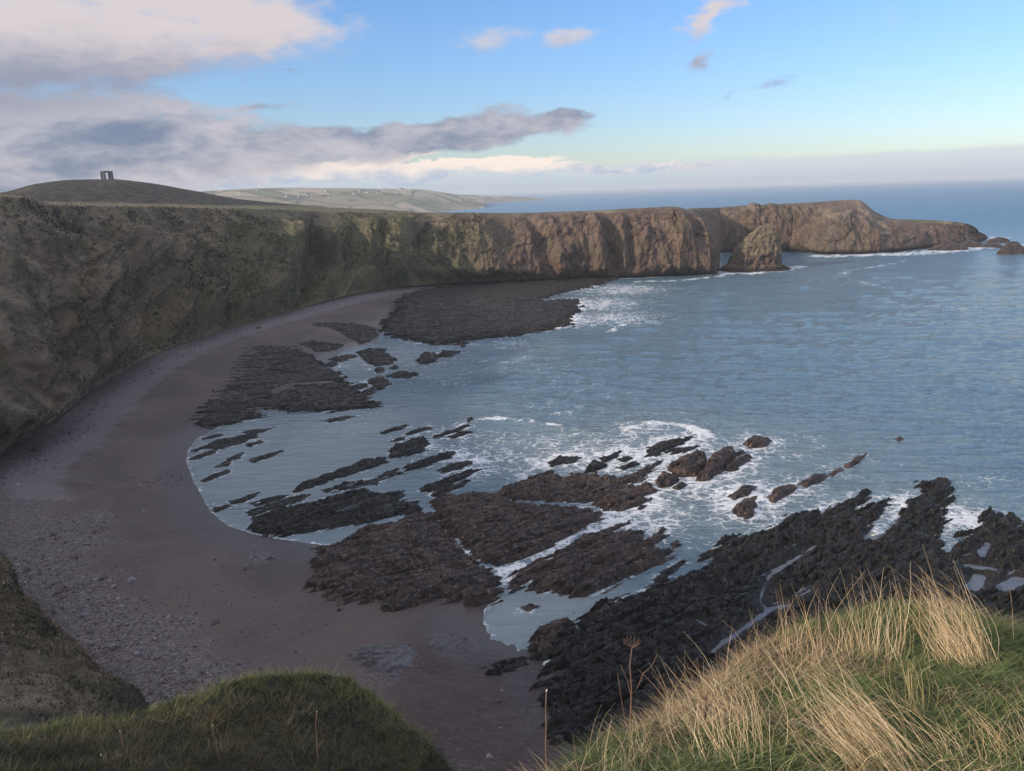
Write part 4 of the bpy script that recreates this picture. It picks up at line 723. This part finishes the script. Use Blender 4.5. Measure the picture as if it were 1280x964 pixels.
# far houses of the town and farms
M_wall = plain('pale_harled_wall', (0.5, 0.48, 0.44)); M_roof = plain('slate_roof', (0.10, 0.10, 0.11))
hv, hq = [], []; box(hv, hq, (0, 0, 2.5), (14, 8, 9)); hw_m = mesh('house_wall', hv, hq, smooth_=False, mats=[M_wall])
hr_m = mesh('house_roof', [(-7.4, -4.6, 6.9), (7.4, -4.6, 6.9), (7.4, 4.6, 6.9), (-7.4, 4.6, 6.9), (-7.4, 0, 10.5), (7.4, 0, 10.5)], [[0, 1, 5, 4], [2, 3, 4, 5], [3, 2, 1, 0]], [[0, 4, 3], [1, 2, 5]], False, mats=[M_roof])
dg = bpy.context.evaluated_depsgraph_get(); dg.update()
for i in range(46):
    if i < 26: x = rng.uniform(445, 545); y = rng.uniform(236, 242)
    else: x = rng.uniform(290, 450); y = rng.uniform(238, 248)
    d = Vector(ray(x, y)).normalized(); hit, loc, *_ = scene.ray_cast(dg, Vector((0, 0, H)), d, distance=9000)
    if not hit or loc.y < 1500: continue
    t = obj('house', None, label='tiny pale house on the hazy far hillside', cat='house', group='far houses of the town', loc=loc); t.rotation_euler.z = rng.uniform(0, 3)
    s = rng.uniform(0.5, 0.95); t.scale = (s*0.8, s*0.8, s*0.6)
    obj('wall', hw_m, parent=t); obj('roof', hr_m, parent=t)

# ------------------------------------------------------------------ near ground: grassy knoll and mossy spur
def tps(P, z):
    P = np.asarray(P, float); n = len(P)
    def U_(r2): return np.where(r2 > 1e-12, r2*np.log(np.maximum(r2, 1e-12)), 0)
    K = U_(((P[:, None]-P[None])**2).sum(2))+np.eye(n)*1e-4; Pm = np.column_stack([np.ones(n), P])
    A = np.block([[K, Pm], [Pm.T, np.zeros((3, 3))]]); w = np.linalg.solve(A, np.concatenate([z, np.zeros(3)]))
    def f(Q):
        out = np.zeros(len(Q))
        for c in range(0, len(Q), 20000):
            q_ = Q[c:c+20000]; out[c:c+20000] = U_(((q_[:, None]-P[None])**2).sum(2))@w[:n]+w[n]+q_@w[n+1:]
        return out
    return f
class Ground:
    def __init__(s, ctrl, extra, edge, fall, lump, ls):
        C = [gd(*c) for c in ctrl]+[np.array(e, float) for e in extra]; C = np.array(C); s.f = tps(C[:, :2], C[:, 2]); s.edge = np.array(edge); s.fall = fall; s.lump = lump; s.ls = ls
    def z(s, P):
        sd_ = sdist(P, s.edge); o = np.maximum(-sd_, 0)
        zc = s.f(P); zc = np.where(o > 0, np.minimum(zc, 58.5), zc)
        return zc-s.fall*o**1.25-0.12*np.exp(-(sd_/0.5)**2)*0+s.lump*fbm(P[:, 0]/s.ls, P[:, 1]/s.ls, 4.4, 4), sd_
K_CR = [(690, 972, 3.0), (740, 945, 3.2), (790, 915, 3.6), (850, 884, 4.0), (885, 865, 4.3), (940, 818, 4.9), (1000, 785, 5.4), (1060, 766, 5.7), (1130, 757, 5.9), (1190, 762, 6.0), (1280, 782, 6.0), (1400, 810, 6.0)]
K_IN = [(760, 985, 2.75), (850, 970, 2.75), (1000, 970, 2.7), (1150, 970, 2.7), (1280, 970, 2.7), (1450, 960, 2.7), (900, 905, 3.5), (1050, 860, 3.9), (1200, 860, 3.9), (1280, 860, 4.0)]
kc = np.array([gd(*c)[:2] for c in K_CR]); knoll_edge = np.vstack([[[-6, 0.6], [-2, 1.7], [-0.4, 2.2]], kc, [[9, 4], [12, 0], [12, -8], [-8, -8]]])
knoll = Ground(K_CR+K_IN, [(0, 0, 58.35), (-3, -3, 58.4), (6, -3, 58.5), (-5, 0, 58.1)], knoll_edge, 1.25, 0.07, 0.55)
def patch(g, x0, x1, y0, y1, sp, name, mt, label):
    nx, ny = int((x1-x0)/sp), int((y1-y0)/sp); gx, gy = np.meshgrid(np.linspace(x0, x1, nx), np.linspace(y0, y1, ny)); P = np.stack([gx.ravel(), gy.ravel()], 1)
    z_, _ = g.z(P); obj(name, mesh(name, np.column_stack([P, z_]), grid_quads(ny, nx), mats=[mt]), kind='structure', label=label)
patch(knoll, -10, 14, -7, 14, 0.17, 'knoll', M_soil, 'grassy clifftop knoll at the viewpoint')
S_CR = [(-150, 925, 22), (0, 915, 22), (80, 908, 22), (150, 897, 22), (230, 872, 22.5), (300, 852, 23), (350, 842, 23.5), (400, 844, 23.5), (440, 847, 23.2), (475, 876, 22), (520, 920, 20.5), (552, 950, 19.5), (575, 990, 18), (590, 1040, 16)]
S_IN = [(-100, 990, 17), (50, 975, 17), (200, 970, 17), (350, 970, 17), (450, 975, 17), (520, 985, 17.3), (300, 1060, 13.5), (450, 1060, 14), (100, 1060, 14), (330, 905, 20.2), (430, 915, 20), (150, 935, 19.5)]
sc_e = np.array([gd(*c)[:2] for c in S_CR]); spur_edge = np.vstack([[[-40, 10]], sc_e, [[-1, 7], [-3, 4], [-30, 0]]])
spur = Ground(S_CR+S_IN, [(-8, 5, 52), (-20, 4, 54), (-30, 8, 52)], spur_edge, 1.5, 0.42, 2.0)
patch(spur, -44, 8, 3, 40, 0.3, 'mossy_spur', M_moss, 'mossy grass spur jutting out below the viewpoint')

# ------------------------------------------------------------------ grass
def blades(P, z, length, width, az, lean, bend, col, name, label=None, mt=M_grass, seg=2, parent=None, kind='stuff', cat=None, group=None):
    n = len(P); hd = np.stack([np.cos(az), np.sin(az), np.zeros(n)], 1); wdv = np.stack([-np.sin(az), np.cos(az), np.zeros(n)], 1)
    tw = rng.uniform(-1.2, 1.2, n); wdv = wdv*np.cos(tw)[:, None]+hd*np.sin(tw)[:, None]
    root = np.column_stack([P, z]); Vs_ = []; Cs_ = []
    for k in range(seg+1):
        t = k/seg; h = length*(t*np.cos(lean)-0.35*bend*t*t); o = length*(t*np.sin(lean)+bend*t*t)
        p = root+hd*o[:, None]+np.array([0, 0, 1])*h[:, None]; w = width*(1-t)**0.6
        sh = 1.0
        if k < seg: Vs_ += [p-wdv*w[:, None]/2, p+wdv*w[:, None]/2]; Cs_ += [col*sh, col*sh]
        else: Vs_ += [p]; Cs_ += [col*sh]
    m_ = len(Vs_); V_ = np.stack(Vs_, 1).reshape(-1, 3); C_ = np.stack(Cs_, 1).reshape(-1, 3); b = (np.arange(n)*m_)[:, None]
    qd_ = np.concatenate([b+np.array([2*k, 2*k+1, 2*k+3, 2*k+2]) for k in range(seg-1)]) if seg > 1 else None
    tr = b+np.array([2*seg-2, 2*seg-1, 2*seg])
    return obj(name, mesh(name, V_, qd_, tr, True, {'col': C_}, [mt]), label=label, kind=kind, parent=parent, cat=cat, group=group)
def lerp(a, b, t): return np.asarray(a)*(1-t[:, None])+np.asarray(b)*t[:, None]
GREEN, DGREEN, OLIVE, STRAW, TAN, BROWN = (0.165, 0.220, 0.075), (0.075, 0.110, 0.036), (0.235, 0.225, 0.105), (0.58, 0.46, 0.29), (0.41, 0.305, 0.18), (0.16, 0.105, 0.066)
def sample_in(g, n, x0, x1, y0, y1, out=0.5):
    P = np.column_stack([rng.uniform(x0, x1, n), rng.uniform(y0, y1, n)]); z_, s_ = g.z(P); k = s_ > -out
    # keep what the clifftop view can hold (nothing behind the viewer)
    return P[k], z_[k], s_[k]
P, z_, s_ = sample_in(knoll, 210000, -1.5, 6.3, 1.7, 6.8, 0.55)
def wb(P, lst, zg=57.2):
    w = np.zeros(len(P))
    for x, y, D, r in lst: w = np.maximum(w, np.exp(-((P-gd(x, y, D)[:2])**2).sum(1)/r**2))
    return w
gw = wb(P, [(1060, 760, 5.5, .45), (1100, 760, 5.6, .4), (1250, 800, 5.0, .8), (1270, 860, 4.2, .7), (1250, 930, 3.2, .6), (900, 950, 2.9, .4), (960, 950, 2.8, .3), (1000, 870, 3.8, .3), (1120, 870, 3.8, .4), (1180, 940, 3.0, .35), (790, 955, 2.9, .3), (750, 925, 3.3, .3)])
n1_ = fbm(P[:, 0]/0.5, P[:, 1]/0.5, 9.1, 3); n2_ = fbm(P[:, 0]/0.16, P[:, 1]/0.16, 2.1, 2)
gmix = np.clip(0.10+gw*1.2+0.75*n1_+rng.normal(0, 0.22, len(P)), 0, 1)
dry = lerp(TAN, STRAW, np.clip(0.35+n2_+rng.normal(0, .3, len(P)), 0, 1)); dry = np.where((rng.random(len(P)) < 0.25)[:, None], np.array(BROWN), dry)
grn = lerp(DGREEN, GREEN, np.clip(0.55+n2_+rng.normal(0, .3, len(P)), 0, 1)); grn = np.where((rng.random(len(P)) < 0.25)[:, None], np.array(OLIVE), grn)
col_ = np.where((gmix > 0.5)[:, None], grn, dry)*rng.uniform(0.7, 1.25, (len(P), 1))
ln = np.where(gmix > 0.5, rng.uniform(0.06, 0.17, len(P)), rng.uniform(0.06, 0.19, len(P)))*(1+0.8*n1_)
az = rng.uniform(0, 2*math.pi, len(P))*0.62+2.4+1.2*n1_
blades(P, z_, ln, rng.uniform(0.002, 0.0042, len(P)), az, rng.uniform(0.1, 0.9, len(P)), rng.uniform(0.1, 0.7, len(P)), col_, 'clifftop_grass', 'mixed green and straw grass covering the clifftop knoll')
# mossy spur cover
Pt, zt_, st_ = sample_in(spur, 11500, -26, 4, 9, 27, 1.8)
k = (np.degrees(np.arctan2(Pt[:, 0], Pt[:, 1])) > -42); Pt, st_ = Pt[k], st_[k]
nt_ = len(Pt); per = 24; big_ = np.clip(rng.lognormal(0, .4, nt_), .4, 2.2); ti = np.repeat(np.arange(nt_), per)
ang_ = rng.uniform(0, 6.28, nt_*per); P = Pt[ti]+np.stack([np.cos(ang_), np.sin(ang_)], 1)*(np.abs(rng.normal(0, .09, nt_*per))*big_[ti])[:, None]
z_, s_ = spur.z(P); n1_ = fbm(P[:, 0]/2.6, P[:, 1]/2.6, 9.1, 3); rim = np.exp(-(s_/1.0)**2)*(P[:, 0] < -3.0)
tone = rng.normal(0, .3, nt_)[ti]; t_ = np.clip(0.45+n1_*1.1+tone, 0, 1)
col_ = lerp((0.034, 0.040, 0.015), (0.135, 0.108, 0.062), t_); col_ = col_*(1-0.7*rim[:, None])+0.7*rim[:, None]*np.array((0.165, 0.178, 0.060))
col_ = np.where((rng.random(nt_) < .10)[ti][:, None], np.array((0.022, 0.036, 0.022)), col_)*rng.uniform(0.55, 1.3, (len(P), 1))
blades(P, z_-0.02, np.clip(rng.uniform(0.10, 0.34, len(P))*big_[ti], 0.06, .55), rng.uniform(0.010, 0.022, len(P)), ang_, rng.uniform(0.15, 1.05, len(P)), rng.uniform(0.1, 0.6, len(P)), np.clip(col_, 0.004, 1), 'spur_grass', 'dark mossy grass and herbs covering the spur', seg=2)

# dry tussocks and tall stems
def stems(base, tip, D0, D1, n, sb, stp, cols, w, name, label, cat, group=None, seg=6):
    """a tuft of n stems from around one surveyed foot to around one surveyed tip"""
    b = gd(*base, D0); zb_, _ = knoll.z(b[None, :2]); b[2] = zb_[0]-0.02; PB = b[:2]+rng.normal(0, sb, (n, 2)); ZB, _ = knoll.z(PB)
    t = gd(*tip, D1); Vs_, Qs, Ts, Cs = [], [], [], []
    for i in range(n):
        p0 = np.append(PB[i], ZB[i]-0.02)
        f = rng.uniform(0.3, 1.05)**0.8 if n > 3 else 1.0; dro = min(abs(rng.normal(0, 0.13)), 0.22) if n > 30 else 0.04
        p1 = p0+(t-b)*f+np.append(rng.normal(0, stp, 2), rng.normal(0, stp*0.5)); sag = rng.normal(0, 0.10)*np.linalg.norm(p1-p0)
        dr_ = p1-p0; side = np.cross(dr_, p0-np.array([0, 0, H])); side /= np.linalg.norm(side)+1e-9
        c = np.array(cols[rng.integers(len(cols))])*rng.uniform(0.75, 1.2); k0 = len(Vs_)
        nrm_ = np.cross(side, dr_); nrm_ /= np.linalg.norm(nrm_)+1e-9
        for k in range(seg+1):
            u_ = k/seg; p = p0+dr_*u_+side*sag*4*u_*(1-u_)*(1 if n > 1 else .5)+side*(rng.normal(0, .002)); ww = w*(1-0.75*u_)*rng.uniform(.85, 1.15); hv_ = dr_*np.array([1, 1, 0]); p = p+(hv_*1.1-np.array([0, 0, abs(dr_[2])*0.55]))*dro*u_**3*2.2
            for a in (0, 2.1, 4.2): Vs_.append(p+(side*math.cos(a)+nrm_*math.sin(a))*ww/2); Cs.append(c)
        for k in range(seg):
            for a in range(3): i0 = k0+3*k+a; i1 = k0+3*k+(a+1) % 3; Qs.append([i0, i1, i1+3, i0+3])
    V_ = np.array(Vs_); o_ = V_[0].copy(); o = obj(name, mesh(name, V_-o_, Qs, None, True, {'col': np.array(Cs)}, [M_grass]), label=label, cat=cat, group=group, loc=o_); return o
GOLD = [(0.68, 0.51, 0.31), (0.58, 0.42, 0.24), (0.45, 0.31, 0.18), (0.72, 0.59, 0.38)]
stems((1215, 835), (1165, 728), 4.4, 4.9, 170, 0.07, 0.075, GOLD, 0.0034, 'dry_grass_tussock', 'tall golden dry grass tussock leaning on the top of the knoll', 'tussock')
stems((1120, 972), (1035, 868), 2.75, 3.1, 260, 0.09, 0.055, GOLD, 0.0026, 'dry_grass_tussock', 'swept straw coloured tussock in the green grass beside bent pale stems', 'tussock')
stems((1095, 830), (1102, 725), 4.5, 5.0, 70, 0.12, 0.07, GOLD, 0.0034, 'dry_grass_tussock', 'sparse upright golden stems beside the tall leaning tussock', 'tussock')
stems((1010, 830), (1010, 760), 4.5, 4.9, 120, 0.18, 0.10, GOLD[1:3]+[BROWN], 0.0036, 'dry_grass_tussock', 'brown matted tussock round a dark hollow in the knoll', 'tussock')
stems((920, 880), (890, 832), 3.7, 4.1, 110, 0.18, 0.10, GOLD[1:], 0.0032, 'dry_grass_tussock', 'spiky tan tussock on the edge of the knoll above the weedy reef', 'tussock')
stems((1145, 900), (1135, 815), 3.4, 3.7, 26, 0.03, 0.03, [(0.46, 0.36, 0.16)], 0.0038, 'dry_grass_tussock', 'clump of straight yellow stalks in the middle of the knoll', 'tussock')
stems((1260, 960), (1235, 905), 2.8, 3.0, 110, 0.10, 0.06, GOLD, 0.0030, 'dry_grass_tussock', 'loose straw tuft low in the green grass at the edge of the knoll', 'tussock')
stems((920, 955), (905, 870), 2.9, 3.2, 70, 0.10, 0.06, GOLD, 0.0034, 'dry_grass_tussock', 'pale tuft of bleached leaves standing on the green lip of the knoll', 'tussock')
stems((780, 965), (790, 905), 2.9, 3.2, 55, 0.14, 0.06, GOLD[1:], 0.0030, 'dry_grass_tussock', 'tan tuft at the foot of the dead hogweed', 'tussock')
gs_, ls_ = 'single tall dry grass stalks', 'single tall dry grass stalk rising from the knoll'
for b, t, d0, d1 in (((1200, 800), (1158, 680), 4.6, 5.0), ((1245, 800), (1196, 700), 4.6, 5.0), ((1255, 830), (1205, 715), 4.4, 4.9), ((1062, 880), (1035, 800), 3.6, 3.9), ((1040, 862), (1020, 815), 3.7, 3.9), ((1000, 810), (1022, 735), 4.7, 5.1), ((985, 800), (975, 730), 4.8, 5.2), ((1020, 800), (1078, 712), 4.9, 5.3), ((1090, 800), (1104, 708), 4.8, 5.2), ((1130, 780), (1138, 700), 5.2, 5.5),
                     ((912, 830), (915, 785), 4.3, 4.5), ((925, 850), (920, 800), 4.2, 4.4), ((960, 800), (1002, 730), 4.7, 5.1), ((1270, 790), (1262, 735), 5.2, 5.5), ((1225, 960), (1260, 890), 2.9, 3.1), ((1185, 880), (1200, 855), 3.6, 3.7), ((855, 900), (840, 850), 3.7, 3.9), ((880, 960), (900, 925), 2.9, 3.0), ((1110, 880), (1080, 830), 3.6, 3.8), ((790, 940), (792, 890), 3.3, 3.4), ((852, 960), (857, 935), 2.9, 3.0), ((730, 955), (735, 925), 3.1, 3.2)):
    stems(b, t, d0, d1, 1, 0, 0, GOLD, 0.0042, 'grass_stalk', ls_, 'grass stalk', gs_)
# dead umbellifers: stem, side branches, umbel rays as parts
M_dead = plain('dead_stem_brown', (0.16, 0.10, 0.075), 0.8, 0.4, 30); M_dead2 = plain('dead_stem_dark_red', (0.085, 0.040, 0.032), 0.8, 0.4, 30); M_tipw = plain('bleached_stem_end', (0.5, 0.46, 0.42), 0.8, 0.2, 30)
def tube(pts, r0, r1, name, mt, parent, n=6):
    pts = np.array(pts, float); V_, Q_ = [], []
    for i, p in enumerate(pts):
        d = pts[min(i+1, len(pts)-1)]-pts[max(i-1, 0)]; d /= np.linalg.norm(d); s = np.cross(d, [0.3, 1, 0.1]); s /= np.linalg.norm(s); u_ = np.cross(d, s); r = r0+(r1-r0)*i/(len(pts)-1)
        for a in np.linspace(0, 2*math.pi, n, endpoint=False): V_.append(p+(s*math.cos(a)+u_*math.sin(a))*r)
    for i in range(len(pts)-1):
        for a in range(n): Q_.append([i*n+a, i*n+(a+1) % n, (i+1)*n+(a+1) % n, (i+1)*n+a])
    k = len(pts)-1; V_.append(pts[-1]); c = len(V_)-1; T_ = [[k*n+a, k*n+(a+1) % n, c] for a in range(n)]
    return obj(name, mesh(name, np.array(V_), Q_, T_, True, mats=[mt]), parent=parent)
def wob(a, b, n, k): a, b = np.array(a, float), np.array(b, float); L = np.linalg.norm(b-a); return [a+(b-a)*t+(rng.normal(0, k*L, 3) if 0 < i < n-1 else 0) for i, t in enumerate(np.linspace(0, 1, n))]
def plant(foot, D, label, stem_px, branches=(), umbel=None, r=0.006, g=None, mt=M_dead, tip=False, group=None):
    f = gd(*foot, D); zz_, _ = (g or knoll).z(f[None, :2]); f[2] = min(f[2], zz_[0]-0.02)
    t = obj('dead_hogweed', None, label=label, cat='dead plant', loc=f, group=group)
    top = gd(*stem_px, D)-f; s = tube(wob((0, 0, 0), top, 7, 0.012), r, r*0.55, 'stem', mt, t)
    for bp, fr in branches:
        e = gd(*bp, D)-f; tube(wob(top*fr, e, 5, 0.02), r*0.5, r*0.25, 'branch', mt, t)
    if umbel:
        u_ = tube([top, top+np.array([0, 0, r])], r*0.9, r*0.9, 'umbel', mt, t)
        for a in np.linspace(0, 2*math.pi, umbel[0], endpoint=False):
            L = umbel[1]*rng.uniform(.8, 1.1); e = top+np.array([math.cos(a)*0.85, math.sin(a)*0.85, 0.75])*L; tube(wob(top, e, 4, 0.03), r*0.28, r*0.2, 'ray', M_dead, u_, 4)
    if tip: tube([top, top+np.array([0.004, 0, r*1.6])], r*0.75, r*0.5, 'broken_tip', M_tipw, t)
plant((788, 890), 4.2, 'dead hogweed skeleton with a spent umbel in front of the weedy reef', (790, 810), [((822, 818), 0.55), ((776, 831), 0.55), ((772, 842), 0.05)], (12, 0.07), 0.007)
plant((684, 985), 3.3, 'thick pinkish broken stem with a bleached top standing alone by the knoll', (683, 864), [], None, 0.0065, tip=True)
plant((880, 925), 3.4, 'dark red dead stem among the grass on the edge of the knoll', (884, 865), [((900, 855), .5), ((868, 880), .6)], None, 0.005, mt=M_dead2)
plant((826, 890), 3.9, 'thin reddish stem beside the dead hogweed skeleton', (824, 843), [((830, 842), .7)], None, 0.004, mt=M_dead2)
for ft, D, tp, br, l in (((276, 958), 17.5, (266, 907), [((257, 922), .45)], 'forked pale dead stem standing in the mossy spur'), ((158, 948), 18.5, (150, 914), [], 'short bent dead stem standing in the mossy spur'), ((156, 966), 17.2, (126, 944), [], 'pale dead stem leaning flat across the mossy spur'), ((397, 975), 17, (396, 890), [((405, 925), .5)], 'tall thin pale stem on the crown of the mossy spur')):
    plant(ft, D, l, tp, br, None, 0.018, g=spur, tip=True)

# ------------------------------------------------------------------ stones on the beach
def stone_mesh(i, n=1):
    r_ = np.random.default_rng(i); t = (1+5**.5)/2
    v = np.array([(-1, t, 0), (1, t, 0), (-1, -t, 0), (1, -t, 0), (0, -1, t), (0, 1, t), (0, -1, -t), (0, 1, -t), (t, 0, -1), (t, 0, 1), (-t, 0, -1), (-t, 0, 1)], float); v /= np.linalg.norm(v[0])
    f = np.array([(0, 11, 5), (0, 5, 1), (0, 1, 7), (0, 7, 10), (0, 10, 11), (1, 5, 9), (5, 11, 4), (11, 10, 2), (10, 7, 6), (7, 1, 8), (3, 9, 4), (3, 4, 2), (3, 2, 6), (3, 6, 8), (3, 8, 9), (4, 9, 5), (2, 4, 11), (6, 2, 10), (8, 6, 7), (9, 8, 1)])
    v = v*(1+r_.normal(0, .14, (12, 1)))*np.array([1, r_.uniform(.6, .9), r_.uniform(.4, .65)]); return v, f
protos = [stone_mesh(i) for i in range(8)]
SPOTS = [(40, 715, 7, 650), (95, 735, 6, 700), (130, 765, 5, 700), (165, 795, 4.5, 600), (140, 825, 4.5, 500), (200, 860, 5, 800), (255, 868, 5, 600), (230, 790, 5, 250), (320, 690, 4, 140), (100, 670, 7, 250), (110, 650, 6, 160), (560, 800, 4, 120), (480, 890, 4, 120), (560, 925, 4, 200), (330, 800, 9, 200), (230, 740, 8, 200), (200, 590, 7, 120), (640, 870, 5, 140)]
pts = []
for x, y, r, n in SPOTS: pts.append(gz(x, y, 3)+rng.normal(0, r*0.62, (int(n*0.75), 2)))
bl = base_line[(base_line[:, 1] > 150) & (base_line[:, 1] < 470)]
idx = rng.integers(0, len(bl), 2500); nrm_in = np.array([1.0, -0.15]); pts.append(bl[idx]+np.abs(rng.normal(6, 4, (2500, 1)))*nrm_in+rng.normal(0, 2, (2500, 2)))
pts = np.vstack(pts); s_ = -sdist(pts, sea_poly); k = s_ > 1.5; pts = pts[k]
dg = bpy.context.evaluated_depsgraph_get(); dg.update()
bo = bpy.data.objects['beach']
size = rng.lognormal(-2.05, 0.5, len(pts))*np.clip(np.hypot(pts[:, 0], pts[:, 1])/110, 0.8, 1.6)
zs = np.empty(len(pts))
for i, p in enumerate(pts):
    ok, l, *_ = bo.ray_cast(Vector((p[0], p[1], 50)), Vector((0, 0, -1))); zs[i] = l.z if ok else -99
k = zs > 0.02; pts, zs, size = pts[k], zs[k], size[k]
SC = np.array([(0.150, 0.130, 0.140), (0.095, 0.078, 0.080), (0.24, 0.215, 0.225), (0.060, 0.048, 0.048), (0.120, 0.090, 0.088)])
order = np.argsort(-size/np.hypot(pts[:, 0], pts[:, 1])); big = order[:110]; rest = order[110:]
ms = [mesh('stone', v, None, f, False, {'col': np.repeat(SC[[i % 5]], 12, 0)}, [M_stone]) for i, (v, f) in enumerate(protos)]
for n, i in enumerate(big):
    o = obj('beach_stone', ms[n % 8], label='loose grey stone lying on the shingle of the beach', cat='stone', group='loose stones on the beach', loc=(pts[i, 0], pts[i, 1], zs[i]+size[i]*0.12)); o.scale = (size[i],)*3; o.rotation_euler = (rng.uniform(-.2, .2), rng.uniform(-.2, .2), rng.uniform(0, 6))
Vl, Tl, Cl, off = [], [], [], 0
for i in rest:
    v, f = protos[rng.integers(8)]; a = rng.uniform(0, 6.28); c_, s2 = math.cos(a), math.sin(a)
    vv = v*size[i]*0.8; vv = np.column_stack([vv[:, 0]*c_-vv[:, 1]*s2, vv[:, 0]*s2+vv[:, 1]*c_, vv[:, 2]])+np.array([pts[i, 0], pts[i, 1], zs[i]+size[i]*0.1])
    Vl.append(vv); Tl.append(f+off); off += 12; Cl.append(np.repeat(SC[[rng.integers(5)]]*rng.uniform(.7, 1.2), 12, 0))
obj('shingle', mesh('shingle', np.vstack(Vl), None, np.vstack(Tl), False, {'col': np.vstack(Cl)}, [M_stone]), kind='stuff', label='grey shingle scattered along the upper beach')

# ------------------------------------------------------------------ rough herbage on the left cliff
sel = np.argwhere((TT > 0.08) & (TT < 2.2) & (QQ > -140) & (QQ < 640) & (RK < 0.5)); sel = sel[rng.integers(0, len(sel), 42000)]
Pc = G[sel[:, 0], sel[:, 1]]+rng.normal(0, 0.5, (len(sel), 3))*np.array([1, 1, 0]); n1_ = fbm(Pc[:, 0]/18, Pc[:, 1]/18, Pc[:, 2]/18, 3); gr = GRN[sel[:, 0], sel[:, 1]]
t_ = np.clip(0.5+n1_+rng.normal(0, .25, len(Pc)), 0, 1); col_ = lerp((0.120, 0.097, 0.070), (0.300, 0.245, 0.160), t_); gk = (rng.random(len(Pc)) < 0.15+0.5*gr)[:, None]
col_ = np.where(gk, lerp((0.065, 0.072, 0.033), (0.165, 0.160, 0.075), t_), col_)*rng.uniform(.7, 1.2, (len(Pc), 1))
Dc = np.hypot(Pc[:, 0], Pc[:, 1])
blades(Pc[:, :2], Pc[:, 2]-0.15, rng.uniform(.35, .95, len(Pc))*np.clip(Dc/250, .6, 1.3), rng.uniform(.25, .6, len(Pc))*np.clip(Dc/250, .6, 1.3), rng.uniform(0, 6.28, len(Pc)), rng.uniform(.2, 1.1, len(Pc)), rng.uniform(0, .5, len(Pc)), col_, 'bracken', 'rough brown bracken and grass on the cliff slopes', seg=1)
sel = np.argwhere((TT > 0.04) & (TT < 2.0) & (QQ > -30) & (QQ < 600) & (RK < 0.55)); sel = sel[rng.integers(0, len(sel), 30000)]
Pk = G[sel[:, 0], sel[:, 1]]; cl_ = fbm(Pk[:, 0]/22, Pk[:, 1]/22, Pk[:, 2]/14, 3); kk = cl_ > 0.02+rng.normal(0, .10, len(Pk)); Pk = Pk[kk][:5200]; per = 13; ti = np.repeat(np.arange(len(Pk)), per)
Pc = Pk[ti]+rng.normal(0, 1, (len(ti), 3))*np.array([.75, .75, .45])*rng.uniform(.5, 1.3, len(Pk))[ti][:, None]; kind_ = rng.random(len(Pk)); base_ = np.where((kind_ < .45)[:, None], np.array((0.040, 0.044, 0.024)), np.where((kind_ < .75)[:, None], np.array((0.085, 0.060, 0.042)), np.array((0.20, 0.165, 0.105))))
Dc = np.hypot(Pc[:, 0], Pc[:, 1]); col_ = base_[ti]*rng.uniform(.6, 1.35, (len(ti), 1))
blades(Pc[:, :2], Pc[:, 2]+0.1, rng.uniform(.3, .9, len(ti))*np.clip(Dc/260, .7, 1.3), rng.uniform(.2, .5, len(ti))*np.clip(Dc/260, .7, 1.3), rng.uniform(0, 6.28, len(ti)), rng.uniform(.1, 1.2, len(ti)), rng.uniform(0, .4, len(ti)), col_, 'gorse_scrub', 'clumps of dark gorse and pale grass on the cliff slopes', seg=1)
sel = np.argwhere((TT > 0.01) & (TT < 0.75) & (QQ > -185) & (QQ < -70)); sel = sel[rng.integers(0, len(sel), 60000)]
Pc = G[sel[:, 0], sel[:, 1]]; Pn = G[np.minimum(sel[:, 0]+1, len(tt)-1), sel[:, 1]]; Pm = G[sel[:, 0], np.minimum(sel[:, 1]+1, len(q)-1)]
Pc = Pc+(Pn-Pc)*rng.random((len(Pc), 1))+(Pm-Pc)*rng.random((len(Pc), 1)); n1_ = fbm(Pc[:, 0]/6, Pc[:, 1]/6, Pc[:, 2]/6, 3); n2_ = fbm(Pc[:, 0]/1.6, Pc[:, 1]/1.6, Pc[:, 2]/1.6, 2)
t_ = np.clip(0.45+1.1*n1_+rng.normal(0, .2, len(Pc)), 0, 1); col_ = lerp((0.052, 0.043, 0.030), (0.150, 0.122, 0.078), t_)*rng.uniform(.5, 1.25, (len(Pc), 1)); col_ = np.where((n1_ < -0.15)[:, None], col_*np.array([.75, .95, .7]), col_)
blades(Pc[:, :2], Pc[:, 2]-0.05, rng.uniform(.2, .55, len(Pc))*(1+n2_), rng.uniform(.10, .26, len(Pc)), rng.uniform(0, 6.28, len(Pc)), rng.uniform(.2, 1.2, len(Pc)), rng.uniform(0, .5, len(Pc)), col_, 'slope_herbage', 'rough dead grass and herbs on the slope above the shingle', seg=1)
# ------------------------------------------------------------------ sea haze
hv, hq = [], []; box(hv, hq, (0, 7000, 46), (24000, 18000, 108))
hm = bpy.data.materials.new('sea_haze'); hm.use_nodes = True; hm.node_tree.nodes.clear(); ho = N(hm.node_tree, 'ShaderNodeOutputMaterial')
pv = N(hm.node_tree, 'ShaderNodeVolumePrincipled', {'Color': (0.86, 0.90, 0.95, 1), 'Density': 0.00009, 'Anisotropy': 0.0}); hm.node_tree.links.new(pv.outputs[0], ho.inputs['Volume'])
obj('haze', mesh('haze', hv, hq, smooth_=False, mats=[hm]), kind='stuff', label='thin pale sea haze hanging over the bay')
if 0: tri_ = sorted(((len(o.data.loops)-2*len(o.data.polygons), o.name) for o in scene.objects if o.type == 'MESH'), reverse=True); print('TRIS', sum(t for t, _ in tri_), tri_[:16])
if 0: print('tris', sum(sum(len(p.vertices)-2 for p in o.data.polygons) if len(o.data.polygons) < 2000 else len(o.data.loops)-2*len(o.data.polygons) for o in scene.objects if o.type == 'MESH'))
